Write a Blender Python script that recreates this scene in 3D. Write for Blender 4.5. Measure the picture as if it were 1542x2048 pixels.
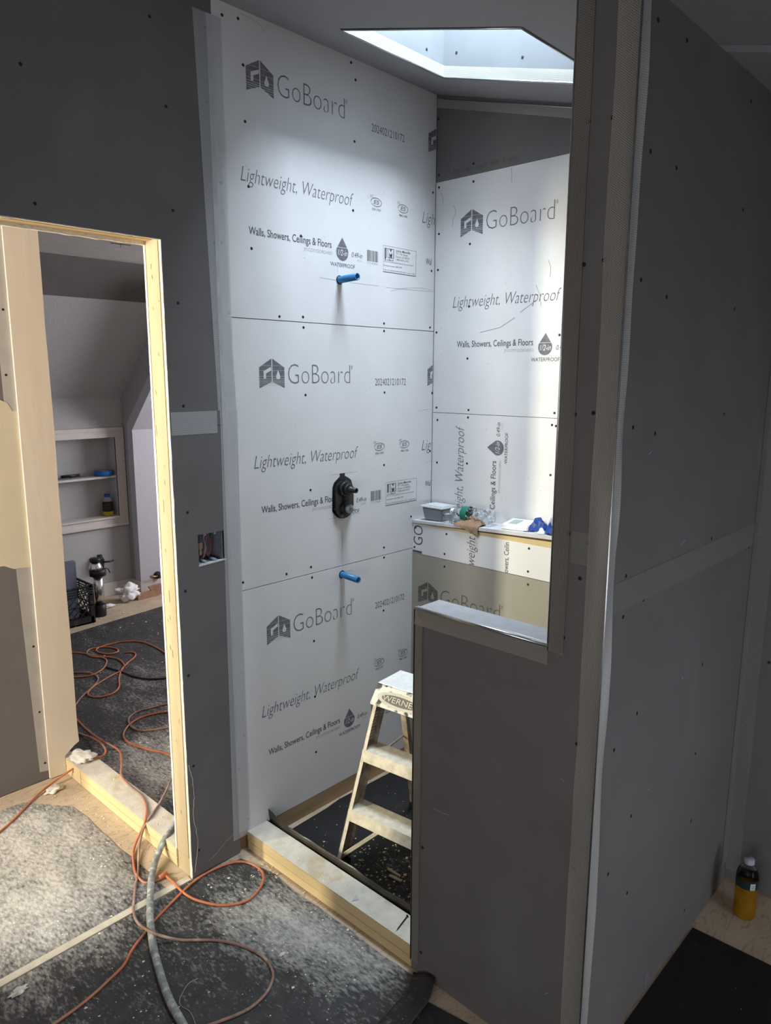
import bpy, bmesh, math, random
from mathutils import Vector, Matrix, noise
random.seed(7)
for o in list(bpy.data.objects): bpy.data.objects.remove(o)
S = bpy.context.scene
COL = S.collection
# ------------------------------------------------------------------ camera
CAMP = Vector((-1.42564, -2.02370, 1.71662))
FW = Vector((0.71727467, 0.67197032, -0.18431748))
RT = Vector((0.68421018, -0.72927454, 0.00388348))
UP = Vector((0.13180847, 0.12889742, 0.98285909))
FPX = 1468.088
cd = bpy.data.cameras.new('camera'); cam = bpy.data.objects.new('camera', cd); COL.objects.link(cam)
cd.sensor_fit = 'HORIZONTAL'; cd.sensor_width = 36; cd.lens = FPX / 1542 * 36; cd.clip_start = .05
M3 = Matrix((RT, UP, -FW)).transposed()
cam.matrix_world = Matrix.Translation(CAMP) @ M3.to_4x4()
S.camera = cam
S.view_settings.view_transform = 'Standard'
try: S.view_settings.look = 'None'
except Exception: pass
S.view_settings.gamma = 1; S.view_settings.use_curve_mapping = False
S.view_settings.exposure = 2.0
# ------------------------------------------------------------------ light
W = bpy.data.worlds.new('sky'); S.world = W; W.use_nodes = True
bgn = W.node_tree.nodes['Background']
bgn.inputs[0].default_value = (.62, .72, .9, 1); bgn.inputs[1].default_value = .6

def area(name, loc, direction, sx, sy, power, col, spread=180):
    l = bpy.data.lights.new(name, 'AREA'); l.shape = 'RECTANGLE'; l.size = sx; l.size_y = sy
    l.energy = power; l.color = col; l.spread = math.radians(spread)
    o = bpy.data.objects.new(name, l); COL.objects.link(o); o.location = loc
    o.rotation_euler = Vector(direction).to_track_quat('-Z', 'Y').to_euler()
    return o
# daylight through the skylight shaft and the tall side window, then three added fill lamps
area('skylight_daylight', (.507, -.575, 3.34), (0, 0, -1), .485, .64, 20.5, (.78, .89, 1.0), spread=180)
area('side_window_daylight', (-4.2, 1.60, 1.60), (1, -.38, -.1), .22, 1.3, 82, (1.0, .89, .66))
area('side_window_sky', (-2.63, .34, 1.55), (1, .05, -.1), .6, 1.2, 24, (1.0, .93, .80))
area('hall_fill_light', (-2.63, -2.1, 1.1), (1, .1, -.05), 1.1, 1.1, 3.9, (1.0, .90, .82))  # added fill that lifts the half wall and beige board, no known window
area('back_fill_light', (.1, -3.62, .75), (0, 1, -.1), .9, .7, 1.5, (.90, .93, 1.0), spread=110)  # added ambient fill behind the camera, for the right wall
area('room_fill_light', (2.98, 1.9, 1.5), (-1, 0, 0), 1.0, 1.0, 14, (.97, .95, .98))  # added fill for the far room, no known source there

# ------------------------------------------------------------------ pixel -> point on a real plane
def bp(u, v, ax, val):
    d = FW + RT * ((u - 771) / FPX) + UP * ((1024 - v) / FPX)
    t = (val - CAMP[ax]) / d[ax]
    return CAMP + d * t
# ------------------------------------------------------------------ materials
def mat(name, col, rough=.7, metal=0, noise_amt=.06, scale=12, bump=0, bscale=80, trans=0, ior=1.45, alpha=1, coat=0, stretch=None):
    m = bpy.data.materials.new(name); m.use_nodes = True; nt = m.node_tree; N = nt.nodes; L = nt.links
    b = N['Principled BSDF']; b.inputs['Roughness'].default_value = rough; b.inputs['Metallic'].default_value = metal
    b.inputs['Transmission Weight'].default_value = trans; b.inputs['IOR'].default_value = ior
    b.inputs['Alpha'].default_value = alpha
    tc = N.new('ShaderNodeTexCoord'); mp = N.new('ShaderNodeMapping'); L.new(tc.outputs['Object'], mp.inputs[0])
    if stretch: mp.inputs['Scale'].default_value = stretch
    n = N.new('ShaderNodeTexNoise'); n.inputs['Scale'].default_value = scale; n.inputs['Detail'].default_value = 6
    L.new(mp.outputs[0], n.inputs['Vector'])
    r = N.new('ShaderNodeMapRange'); r.inputs[1].default_value = .3; r.inputs[2].default_value = .7
    r.inputs[3].default_value = 1 - noise_amt; r.inputs[4].default_value = 1 + noise_amt
    L.new(n.outputs[0], r.inputs[0])
    mx = N.new('ShaderNodeVectorMath'); mx.operation = 'SCALE'; mx.inputs[0].default_value = col[:3]
    L.new(r.outputs[0], mx.inputs['Scale']); L.new(mx.outputs[0], b.inputs['Base Color'])
    if bump:
        n2 = N.new('ShaderNodeTexNoise'); n2.inputs['Scale'].default_value = bscale; n2.inputs['Detail'].default_value = 4
        L.new(mp.outputs[0], n2.inputs['Vector'])
        bu = N.new('ShaderNodeBump'); bu.inputs['Strength'].default_value = bump; bu.inputs['Distance'].default_value = .004
        L.new(n2.outputs[0], bu.inputs['Height']); L.new(bu.outputs[0], b.inputs['Normal'])
    return m

def mix_noise(m, col2, scale, lo, hi, detail=8, stretch=(1, 1, 1), distort=0):
    """blend a second colour over the base through a thresholded noise (dust, stains)"""
    nt = m.node_tree; N = nt.nodes; L = nt.links; b = N['Principled BSDF']
    src = b.inputs['Base Color'].links[0].from_socket
    tc = N.new('ShaderNodeTexCoord'); mp = N.new('ShaderNodeMapping'); mp.inputs['Scale'].default_value = stretch
    L.new(tc.outputs['Object'], mp.inputs[0])
    n = N.new('ShaderNodeTexNoise'); n.inputs['Scale'].default_value = scale; n.inputs['Detail'].default_value = detail
    n.inputs['Distortion'].default_value = distort
    L.new(mp.outputs[0], n.inputs['Vector'])
    r = N.new('ShaderNodeMapRange'); r.inputs[1].default_value = lo; r.inputs[2].default_value = hi; L.new(n.outputs[0], r.inputs[0])
    mx = N.new('ShaderNodeMix'); mx.data_type = 'RGBA'; L.new(r.outputs[0], mx.inputs[0])
    L.new(src, mx.inputs[6]); mx.inputs[7].default_value = (*col2, 1); L.new(mx.outputs[2], b.inputs['Base Color'])
    return m

def mesh_mat(name, col, rough, metal, pitch, hole, plane='yz', ratio=1.0, skew=0):
    """woven or perforated strip: open cells really let you see through"""
    m = bpy.data.materials.new(name); m.use_nodes = True; nt = m.node_tree; N = nt.nodes; L = nt.links
    b = N['Principled BSDF']; b.inputs['Base Color'].default_value = (*col, 1); b.inputs['Roughness'].default_value = rough
    b.inputs['Metallic'].default_value = metal
    tc = N.new('ShaderNodeTexCoord'); uv = N.new('ShaderNodeSeparateXYZ'); L.new(tc.outputs['UV'], uv.inputs[0])
    def saw(sock, p, off=None):
        a = N.new('ShaderNodeMath'); a.operation = 'DIVIDE'; L.new(sock, a.inputs[0]); a.inputs[1].default_value = p
        s = a.outputs[0]
        if off is not None:
            q = N.new('ShaderNodeMath'); q.operation = 'ADD'; L.new(s, q.inputs[0]); L.new(off, q.inputs[1]); s = q.outputs[0]
        f = N.new('ShaderNodeMath'); f.operation = 'FRACT'; L.new(s, f.inputs[0])
        c = N.new('ShaderNodeMath'); c.operation = 'LESS_THAN'; L.new(f.outputs[0], c.inputs[0]); c.inputs[1].default_value = hole
        return c.outputs[0]
    off = None
    if skew:
        a = N.new('ShaderNodeMath'); a.operation = 'DIVIDE'; L.new(uv.outputs[1], a.inputs[0]); a.inputs[1].default_value = pitch * ratio
        fl = N.new('ShaderNodeMath'); fl.operation = 'FLOOR'; L.new(a.outputs[0], fl.inputs[0])
        mu = N.new('ShaderNodeMath'); mu.operation = 'MULTIPLY'; L.new(fl.outputs[0], mu.inputs[0]); mu.inputs[1].default_value = .5
        off = mu.outputs[0]
    h = N.new('ShaderNodeMath'); h.operation = 'MULTIPLY'
    L.new(saw(uv.outputs[0], pitch, off), h.inputs[0]); L.new(saw(uv.outputs[1], pitch * ratio), h.inputs[1])
    tr = N.new('ShaderNodeBsdfTransparent'); ms = N.new('ShaderNodeMixShader'); L.new(h.outputs[0], ms.inputs[0])
    L.new(b.outputs[0], ms.inputs[1]); L.new(tr.outputs[0], ms.inputs[2])
    L.new(ms.outputs[0], N['Material Output'].inputs[0])
    return m

WHITE = mat('board_white', (.72, .72, .73), .75, noise_amt=.03, scale=6, bump=.12, bscale=350)
GRAY = mat('board_gray', (.150, .142, .142), .72, noise_amt=.07, scale=5, bump=.1, bscale=300)
mix_noise(GRAY, (.21, .205, .205), 3.0, .60, .9, stretch=(1, 1, .6))
PRINT = mat('print_grey', (.16, .16, .18), .8, noise_amt=.25, scale=60)
PRINTL = mat('print_light_grey', (.42, .42, .45), .8, noise_amt=.15, scale=60)
PRINTD = mat('print_dark', (.085, .085, .095), .8, noise_amt=.2, scale=60)
PRINTG = mat('print_on_grey', (.11, .10, .092), .8, noise_amt=.2, scale=60)
PENCIL = mat('pencil', (.25, .25, .26), .8)
WOOD = mat('pale_lumber', (.41, .33, .205), .65, noise_amt=.16, scale=14, bump=.15, bscale=60, stretch=(1, 1, .12))
WOODY = mat('curb_lumber', (.62, .49, .27), .65, noise_amt=.16, scale=14, bump=.15, bscale=60, stretch=(1, .1, 1))
WOODX = mat('header_lumber', (.62, .42, .20), .65, noise_amt=.14, scale=14, bump=.15, bscale=60, stretch=(.1, 1, 1))
WOODDK = mat('brown_lumber', (.30, .19, .10), .7, noise_amt=.25, scale=12, stretch=(.15, 1, 1))
DUSTTOP = mat('dusty_lumber', (.60, .56, .48), .85, noise_amt=.10, scale=25, bump=.3, bscale=120)
mix_noise(DUSTTOP, (.44, .34, .2), 9, .58, .75)
PAPER = mat('torn_board_edge', (.72, .66, .52), .9, noise_amt=.12, scale=90, bump=.5, bscale=200)
BEIGE = mat('beige_paint', (.74, .67, .56), .5, noise_amt=.03, scale=8, bump=.25, bscale=25, stretch=(1, 1, .15))
BEIGEMUD = mat('beige_mud', (.62, .56, .42), .7, noise_amt=.03, scale=8, bump=.1, bscale=25)
CEIL = mat('ceiling_board', (.31, .30, .31), .75, noise_amt=.05, scale=4, bump=.1, bscale=300)
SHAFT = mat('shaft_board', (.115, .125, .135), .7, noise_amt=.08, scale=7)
TEXW = mat('textured_plaster', (.46, .46, .47), .9, noise_amt=.10, scale=160, bump=1.0, bscale=160)
OLDWHITE = mat('old_white_paint', (.60, .56, .53), .6, noise_amt=.06, scale=10)
DARKBOARD = mat('brown_grey_board', (.125, .11, .11), .8, noise_amt=.08, scale=5)
BLACK = mat('black_plastic', (.012, .012, .013), .45, noise_amt=.2)
HOLE = mat('screw_black', (.008, .008, .008), .6)
METAL = mat('zinc_metal', (.62, .64, .66), .3, metal=1, noise_amt=.08, scale=40)
CHROME = mat('polished_metal', (.7, .7, .7), .22, metal=1, noise_amt=.05)
BEADFL = mesh_mat('perforated_metal', (.46, .45, .41), .36, .35, .0045, .55, ratio=.62, skew=1)
BEADLT = mesh_mat('ribbed_bead_metal', (.62, .63, .60), .35, .5, .0045, .30, ratio=.8)
BEADBK = mesh_mat('dark_perforated_metal', (.34, .32, .29), .4, .4, .0045, .55, ratio=.8, skew=1)
TAPE = mesh_mat('fibreglass_tape', (.50, .52, .54), .55, 0, .0032, .60)
TAPEC = mesh_mat('fibreglass_tape_pale', (.62, .63, .65), .55, 0, .0032, .55)
TAPED = mesh_mat('fibreglass_tape_dull', (.22, .22, .205), .6, 0, .0032, .5)
BLUE = mat('blue_pipe', (.03, .19, .42), .35, noise_amt=.06)
ORANGE = mat('orange_rubber', (.50, .16, .07), .55, noise_amt=.2, scale=30)
mix_noise(ORANGE, (.30, .20, .16), 5, .50, .68)
CORDD = mat('dusty_brown_rubber', (.27, .16, .12), .6, noise_amt=.25, scale=30)
mix_noise(CORDD, (.45, .36, .30), 14, .52, .7)
HOSE = mat('grey_hose', (.22, .24, .24), .6, noise_amt=.2, scale=60)
mix_noise(HOSE, (.50, .52, .50), 40, .5, .68, stretch=(1, 1, 1))
STRING = mat('pale_string', (.30, .29, .25), .9)
DEBRIS = mat('plaster_crumbs', (.70, .68, .60), .9, noise_amt=.2)
CHIPS = mat('wood_crumbs', (.66, .56, .36), .9, noise_amt=.3)
LADDER = mat('dusty_ladder', (.66, .60, .48), .8, noise_amt=.16, scale=40, bump=.6, bscale=60)
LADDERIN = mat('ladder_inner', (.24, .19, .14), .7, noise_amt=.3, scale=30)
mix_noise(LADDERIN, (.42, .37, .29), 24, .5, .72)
CAP = mat('dusty_cap', (.04, .045, .045), .6, noise_amt=.2, scale=40, bump=.4, bscale=80)
mix_noise(CAP, (.70, .69, .64), 26, .40, .47)
CAPTOP = mat('dusty_cap_top', (.66, .67, .66), .9, noise_amt=.08, scale=60, bump=.4, bscale=120)
mix_noise(CAPTOP, (.2, .2, .2), 90, .66, .75)
CLEAR = mat('clear_plastic', (.92, .95, .97), .08, trans=1, ior=1.18, noise_amt=0, bump=.3, bscale=60)
FROST = mat('frosted_plastic', (.80, .84, .88), .35, trans=.75, ior=1.2, noise_amt=0)
LIDW = mat('milky_lid', (.80, .82, .85), .35, trans=.2, noise_amt=0)
YELLOW = mat('amber_liquid', (.60, .31, .02), .1, trans=.55, ior=1.25, noise_amt=.15, scale=30)
YELLOW2 = mat('yellow_liquid', (.75, .62, .06), .1, trans=.5, ior=1.2, noise_amt=.05)
GREENL = mat('green_label', (.01, .16, .12), .4, noise_amt=.1)
WHITEP = mat('white_plastic', (.78, .78, .78), .4, noise_amt=.02)
SCREEN = mat('grey_screen', (.36, .42, .42), .3, noise_amt=.02)
BLUEC = mat('blue_wrapper', (.012, .05, .25), .45, noise_amt=.15, scale=20)
BROWN = mat('brown_paper', (.30, .19, .12), .75, noise_amt=.1, scale=25, bump=.3, bscale=40)
BLUET = mat('blue_tape', (.02, .16, .50), .5)
WHITEF = mat('white_fluff', (.80, .80, .80), .95, noise_amt=.06)
REDWOOD = mat('reddish_wood', (.36, .20, .13), .75, noise_amt=.2, scale=20)
PINKW = mat('red_wire', (.45, .10, .10), .5); GREYW = mat('grey_wire', (.42, .38, .33), .5)
BRASS = mat('brass', (.45, .28, .10), .4, metal=.8)
BLUEGREY = mat('blue_grey_plastic', (.16, .18, .25), .5)
TROWEL = mat('dull_steel', (.20, .20, .21), .45, metal=.5)
GLASS = bpy.data.materials.new('window_glass'); GLASS.use_nodes = True
_n = GLASS.node_tree.nodes; _l = GLASS.node_tree.links; _n.remove(_n['Principled BSDF'])
_t = _n.new('ShaderNodeBsdfTransparent'); _t.inputs[0].default_value = (.96, .97, .97, 1); _g = _n.new('ShaderNodeBsdfGlossy'); _g.inputs['Roughness'].default_value = .02
_m = _n.new('ShaderNodeMixShader'); _m.inputs[0].default_value = .06; _l.new(_t.outputs[0], _m.inputs[1]); _l.new(_g.outputs[0], _m.inputs[2]); _l.new(_m.outputs[0], _n['Material Output'].inputs[0])
STAIN = mat('dark_stain', (.30, .25, .22), .9, noise_amt=.3, scale=40)

# plywood floor
PLY = mat('plywood', (.50, .40, .29), .8, noise_amt=.14, scale=7, bump=.15, bscale=60)
nt = PLY.node_tree; N = nt.nodes; L = nt.links
def veins(m, col2, scale=2.2, dist=3.0, width=.03, stretch=(1, 3, 1)):
    nt = m.node_tree; N = nt.nodes; L = nt.links; b = N['Principled BSDF']; src = b.inputs['Base Color'].links[0].from_socket
    tc = N.new('ShaderNodeTexCoord'); mp = N.new('ShaderNodeMapping'); mp.inputs['Scale'].default_value = stretch; L.new(tc.outputs['Object'], mp.inputs[0])
    n = N.new('ShaderNodeTexNoise'); n.inputs['Scale'].default_value = scale; n.inputs['Detail'].default_value = 3; n.inputs['Distortion'].default_value = dist
    L.new(mp.outputs[0], n.inputs['Vector'])
    a = N.new('ShaderNodeMath'); a.operation = 'MULTIPLY'; a.inputs[1].default_value = 7; L.new(n.outputs[0], a.inputs[0])
    f = N.new('ShaderNodeMath'); f.operation = 'PINGPONG'; f.inputs[1].default_value = .5; L.new(a.outputs[0], f.inputs[0])
    r = N.new('ShaderNodeMapRange'); r.inputs[1].default_value = 0; r.inputs[2].default_value = width * 4; r.inputs[3].default_value = .5; r.inputs[4].default_value = 0
    L.new(f.outputs[0], r.inputs[0])
    mx = N.new('ShaderNodeMix'); mx.data_type = 'RGBA'; L.new(r.outputs[0], mx.inputs[0]); L.new(src, mx.inputs[6]); mx.inputs[7].default_value = (*col2, 1)
    L.new(mx.outputs[2], b.inputs['Base Color'])
veins(PLY, (.25, .15, .09))

# dusty black underlayment: scuffs, footprints and white plaster dust (patches with their own shapes)
def mat_underlay(name, blobs, base=(.036, .035, .036), fine=.5, seed=0.0, bias=0.0):
    m = mat(name, base, .62, noise_amt=.3, scale=20, bump=.35, bscale=90)
    nt = m.node_tree; N = nt.nodes; L = nt.links; b = N['Principled BSDF']; src = b.inputs['Base Color'].links[0].from_socket
    tc = N.new('ShaderNodeTexCoord')
    acc = None
    def math_(op, a, c=None, v=None):
        n = N.new('ShaderNodeMath'); n.operation = op
        if a is not None: L.new(a, n.inputs[0])
        if c is not None: L.new(c, n.inputs[1])
        if v is not None: n.inputs[1].default_value = v
        return n
    for (x, y, rx, ry, amt) in blobs:
        mp = N.new('ShaderNodeMapping'); mp.vector_type = 'POINT'
        mp.inputs['Location'].default_value = (-x / rx, -y / ry, 0); mp.inputs['Scale'].default_value = (1 / rx, 1 / ry, 0)
        L.new(tc.outputs['Object'], mp.inputs[0])
        ln = N.new('ShaderNodeVectorMath'); ln.operation = 'LENGTH'; L.new(mp.outputs[0], ln.inputs[0])
        r = N.new('ShaderNodeMapRange'); r.interpolation_type = 'SMOOTHSTEP'
        r.inputs[1].default_value = 1.0; r.inputs[2].default_value = 0.2; r.inputs[3].default_value = 0; r.inputs[4].default_value = amt
        L.new(ln.outputs['Value'], r.inputs[0])
        acc = r.outputs[0] if acc is None else math_('ADD', acc, r.outputs[0]).outputs[0]
    mp = N.new('ShaderNodeMapping'); mp.inputs['Scale'].default_value = (2.1, .9, 1); mp.inputs['Location'].default_value = (seed, seed, 0); mp.inputs['Rotation'].default_value = (0, 0, .8)
    L.new(tc.outputs['Object'], mp.inputs[0])
    n1 = N.new('ShaderNodeTexNoise'); n1.inputs['Scale'].default_value = 5; n1.inputs['Detail'].default_value = 10; n1.inputs['Roughness'].default_value = .72; L.new(mp.outputs[0], n1.inputs['Vector'])
    n2 = N.new('ShaderNodeTexNoise'); n2.inputs['Scale'].default_value = 48; n2.inputs['Detail'].default_value = 6; n2.inputs['Roughness'].default_value = .7; L.new(mp.outputs[0], n2.inputs['Vector'])
    vo = N.new('ShaderNodeTexVoronoi'); vo.inputs['Scale'].default_value = 60; L.new(mp.outputs[0], vo.inputs['Vector'])
    w = math_('MULTIPLY', n1.outputs[0], v=1.3)
    w2 = math_('MULTIPLY', n2.outputs[0], v=1.5); s = math_('ADD', w.outputs[0], w2.outputs[0])
    w3 = math_('MULTIPLY', vo.outputs['Distance'], v=-.35); s = math_('ADD', s.outputs[0], w3.outputs[0])
    s = math_('ADD', s.outputs[0], acc); s = math_('ADD', s.outputs[0], v=bias)
    r = N.new('ShaderNodeMapRange'); r.inputs[1].default_value = 1.28; r.inputs[2].default_value = 2.1; r.inputs[4].default_value = .9
    L.new(s.outputs[0], r.inputs[0])
    mx = N.new('ShaderNodeMix'); mx.data_type = 'RGBA'; L.new(r.outputs[0], mx.inputs[0]); L.new(src, mx.inputs[6]); mx.inputs[7].default_value = (.56, .54, .50, 1)
    # bright specks
    v2 = N.new('ShaderNodeTexVoronoi'); v2.inputs['Scale'].default_value = 38; L.new(tc.outputs['Object'], v2.inputs['Vector'])
    r2 = N.new('ShaderNodeMapRange'); r2.inputs[1].default_value = .10; r2.inputs[2].default_value = .05; L.new(v2.outputs['Distance'], r2.inputs[0])
    sel = N.new('ShaderNodeSeparateColor'); L.new(v2.outputs['Color'], sel.inputs[0])
    g = math_('GREATER_THAN', sel.outputs[0], v=1 - fine * .35); k = math_('MULTIPLY', r2.outputs[0], g.outputs[0])
    mx2 = N.new('ShaderNodeMix'); mx2.data_type = 'RGBA'; L.new(k.outputs[0], mx2.inputs[0]); L.new(mx.outputs[2], mx2.inputs[6]); mx2.inputs[7].default_value = (.62, .60, .55, 1)
    L.new(mx2.outputs[2], b.inputs['Base Color'])
    return m
UNDER = mat_underlay('underlay_hall', [(-.62, .55, .62, .85, .66), (-.75, .0, .5, .4, .12), (-.16, -.33, .22, .32, .46), (-.10, -.60, .20, .32, .42), (-.30, -.35, .3, .3, .12), (-.9, -.6, .9, .9, -.12)])
UNDER2 = mat_underlay('underlay_near', [(-.3, -1.1, .25, .2, .12)], seed=11.0, bias=-.1)
UNDERR = mat_underlay('underlay_room', [(.1, .75, .5, .55, .5), (.5, 1.5, .5, .7, .2)], seed=3.1, bias=-.04)
UNDERS = mat_underlay('underlay_shower', [(.28, -.5, .2, .2, .3)], base=(.012, .012, .013), fine=.9, seed=5.0, bias=-.30)
UNDERX = mat_underlay('underlay_right', [(.45, -1.75, .2, .2, .15)], base=(.010, .010, .011), fine=.3, seed=8.0, bias=-.32)
MEMB = mat('membrane', (.045, .038, .032), .35, noise_amt=.4, scale=18, bump=.4, bscale=40)

# ------------------------------------------------------------------ mesh helpers
class MB:
    def __init__(s): s.bm = bmesh.new(); s.uv = s.bm.loops.layers.uv.new('UVMap')
    def box(s, x0, x1, y0, y1, z0, z1, bev=0):
        vs = [s.bm.verts.new((x, y, z)) for x in (x0, x1) for y in (y0, y1) for z in (z0, z1)]
        fs = [(0, 1, 3, 2), (4, 6, 7, 5), (0, 4, 5, 1), (2, 3, 7, 6), (0, 2, 6, 4), (1, 5, 7, 3)]
        F = [s.bm.faces.new([vs[i] for i in f]) for f in fs]
        if bev:
            es = list({e for f in F for e in f.edges})
            bmesh.ops.bevel(s.bm, geom=es, offset=bev, segments=2, affect='EDGES')
        return s
    def prism(s, pts, off):
        """closed polygon (list of Vector) extruded by vector off"""
        off = Vector(off); a = [s.bm.verts.new(p) for p in pts]; b = [s.bm.verts.new(Vector(p) + off) for p in pts]
        n = len(pts)
        s.bm.faces.new(a); s.bm.faces.new(b[::-1])
        for i in range(n): s.bm.faces.new((a[i], b[i], b[(i + 1) % n], a[(i + 1) % n]))
        return s
    def poly(s, pts): s.bm.faces.new([s.bm.verts.new(p) for p in pts]); return s
    def tube(s, pts, r, seg=10, caps=True, radii=None):
        P = [Vector(p) for p in pts]; prev = None; rings = []
        t = (P[1] - P[0]).normalized(); nrm = t.orthogonal().normalized()
        for i, p in enumerate(P):
            t2 = (P[min(i + 1, len(P) - 1)] - P[max(i - 1, 0)]).normalized()
            q = t.rotation_difference(t2); nrm = (q @ nrm).normalized(); t = t2
            bi = t.cross(nrm); rr = radii[i] if radii else r
            rings.append([s.bm.verts.new(p + (nrm * math.cos(a) + bi * math.sin(a)) * rr) for a in [2 * math.pi * k / seg for k in range(seg)]])
        for i in range(len(rings) - 1):
            for k in range(seg):
                f = s.bm.faces.new((rings[i][k], rings[i][(k + 1) % seg], rings[i + 1][(k + 1) % seg], rings[i + 1][k])); f.smooth = True
        if caps: s.bm.faces.new(rings[0][::-1]); s.bm.faces.new(rings[-1])
        return s
    def lathe(s, base, axis, prof, seg=28, caps=True):
        axis = Vector(axis).normalized(); base = Vector(base); n = axis.orthogonal().normalized(); b = axis.cross(n); rings = []
        for (r, h) in prof:
            rings.append([s.bm.verts.new(base + axis * h + (n * math.cos(a) + b * math.sin(a)) * max(r, 1e-4)) for a in [2 * math.pi * k / seg for k in range(seg)]])
        for i in range(len(rings) - 1):
            for k in range(seg):
                f = s.bm.faces.new((rings[i][k], rings[i][(k + 1) % seg], rings[i + 1][(k + 1) % seg], rings[i + 1][k])); f.smooth = True
        if caps: s.bm.faces.new(rings[0][::-1]); s.bm.faces.new(rings[-1])
        return s
    def strip(s, p0, p1, wdir, width, nrm, lift=.001, wav=0, thick=.0006, n=60, seed=0, edgelift=0):
        """thin strip from p0 to p1, UV in metres; wavy lift off the surface along nrm"""
        p0, p1, wdir, nrm = Vector(p0), Vector(p1), Vector(wdir).normalized(), Vector(nrm).normalized()
        rows = []; Ln = (p1 - p0).length; m = 4
        for i in range(n + 1):
            t = i / n; row = []
            for j in range(m + 1):
                w = j / m
                dz = lift + w * edgelift + wav * w * (.5 + noise.noise(Vector((t * Ln * 5 + seed, seed * 1.7, w))))
                dw = wav * .6 * noise.noise(Vector((t * Ln * 3 + seed, 5.5, 0))) * w
                row.append(s.bm.verts.new(p0.lerp(p1, t) + wdir * (width * w + dw) + nrm * max(dz, .0006)))
            rows.append(row)
        for i in range(n):
            for j in range(m):
                f = s.bm.faces.new((rows[i][j], rows[i + 1][j], rows[i + 1][j + 1], rows[i][j + 1])); f.smooth = True
                for lp, (tt, ww) in zip(f.loops, ((i, j), (i + 1, j), (i + 1, j + 1), (i, j + 1))):
                    lp[s.uv].uv = (tt / n * Ln, ww / m * width)
        return s
    def build(s, name, m, parent=None, normals=True):
        if normals: bmesh.ops.recalc_face_normals(s.bm, faces=s.bm.faces)
        me = bpy.data.meshes.new(name); s.bm.to_mesh(me); s.bm.free()
        me.materials.append(m); o = bpy.data.objects.new(name, me); COL.objects.link(o)
        if parent is not None: o.parent = parent
        return o

def place_origin(o, loc):
    """move the origin of a mesh object to loc (world), geometry stays"""
    loc = Vector(loc); o.data.transform(Matrix.Translation(-loc)); o.location = loc; return o
def thing(name, label, cat, group=None, loc=(0, 0, 0)):
    o = bpy.data.objects.new(name, None); COL.objects.link(o); o.empty_display_size = .05
    o['label'] = label; o['category'] = cat
    if group: o['group'] = group
    return o
def tag(o, label, cat, group=None, kind=None):
    o['label'] = label; o['category'] = cat
    if group: o['group'] = group
    if kind: o['kind'] = kind
    return o
def struct(o): o['kind'] = 'structure'; return o
def box(name, m, dims, parent=None, bev=0): return MB().box(*dims, bev=bev).build(name, m, parent)
def smooth(pts, k=6):
    P = [Vector(p) for p in pts]; out = []
    for i in range(len(P) - 1):
        a, b, c, d = P[max(i - 1, 0)], P[i], P[i + 1], P[min(i + 2, len(P) - 1)]
        for j in range(k):
            t = j / k
            out.append(.5 * ((2 * b) + (c - a) * t + (2 * a - 5 * b + 4 * c - d) * t * t + (3 * b - a - 3 * c + d) * t ** 3))
    out.append(P[-1]); return out

# ---- lettering
_fc = {}
def glyphs(text, offset=0, shear=0):
    key = (text, offset, shear)
    if key in _fc: return _fc[key]
    c = bpy.data.curves.new('t', 'FONT'); c.body = text; c.size = 1; c.offset = offset; c.shear = shear; c.resolution_u = 3
    o = bpy.data.objects.new('t', c); COL.objects.link(o); dg = bpy.context.evaluated_depsgraph_get()
    me = bpy.data.meshes.new_from_object(o.evaluated_get(dg))
    vs = [v.co.copy() for v in me.vertices]; fs = [tuple(p.vertices) for p in me.polygons]
    bpy.data.objects.remove(o); bpy.data.curves.remove(c); bpy.data.meshes.remove(me)
    _fc[key] = (vs, fs); return vs, fs
def letter(mb, text, org, u, v, width, cap, offset=0, shear=0, n=None):
    """org = baseline start, u = reading direction, v = up, cap = capital height"""
    vs, fs = glyphs(text, offset, shear)
    x0 = min(p.x for p in vs); x1 = max(p.x for p in vs); sx = width / (x1 - x0); sy = cap / .70
    org = Vector(org); u = Vector(u); v = Vector(v)
    nv = [mb.bm.verts.new(org + u * (p.x - x0) * sx + v * p.y * sy) for p in vs]
    for f in fs:
        try: mb.bm.faces.new([nv[i] for i in f])
        except ValueError: pass

class Face:
    """2D drawing frame on a wall: (a, b) -> world"""
    def __init__(s, org, u, v, n): s.o = Vector(org); s.u = Vector(u); s.v = Vector(v); s.n = Vector(n)
    def p(s, a, b, e=.0004): return s.o + s.u * a + s.v * b + s.n * e
W1F = Face((0, 0, 0), (1, 0, 0), (0, 0, 1), (0, -1, 0))
def poly2(mb, fr, pts, e): mb.poly([fr.p(a, b, e) for a, b in pts])
def rect2(mb, fr, a0, a1, b0, b1, e): poly2(mb, fr, [(a0, b0), (a1, b0), (a1, b1), (a0, b1)], e)
def drop_pts(cx, z0, h, w):
    pts = []
    for k in range(25):
        a = math.pi * 1.25 * (k / 24) * 1.0 - math.pi * 1.125
        pts.append((cx + w / 2 * math.cos(a) , z0 + w / 2 + w / 2 * math.sin(a)))
    pts.append((cx, z0 + h)); return pts

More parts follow.
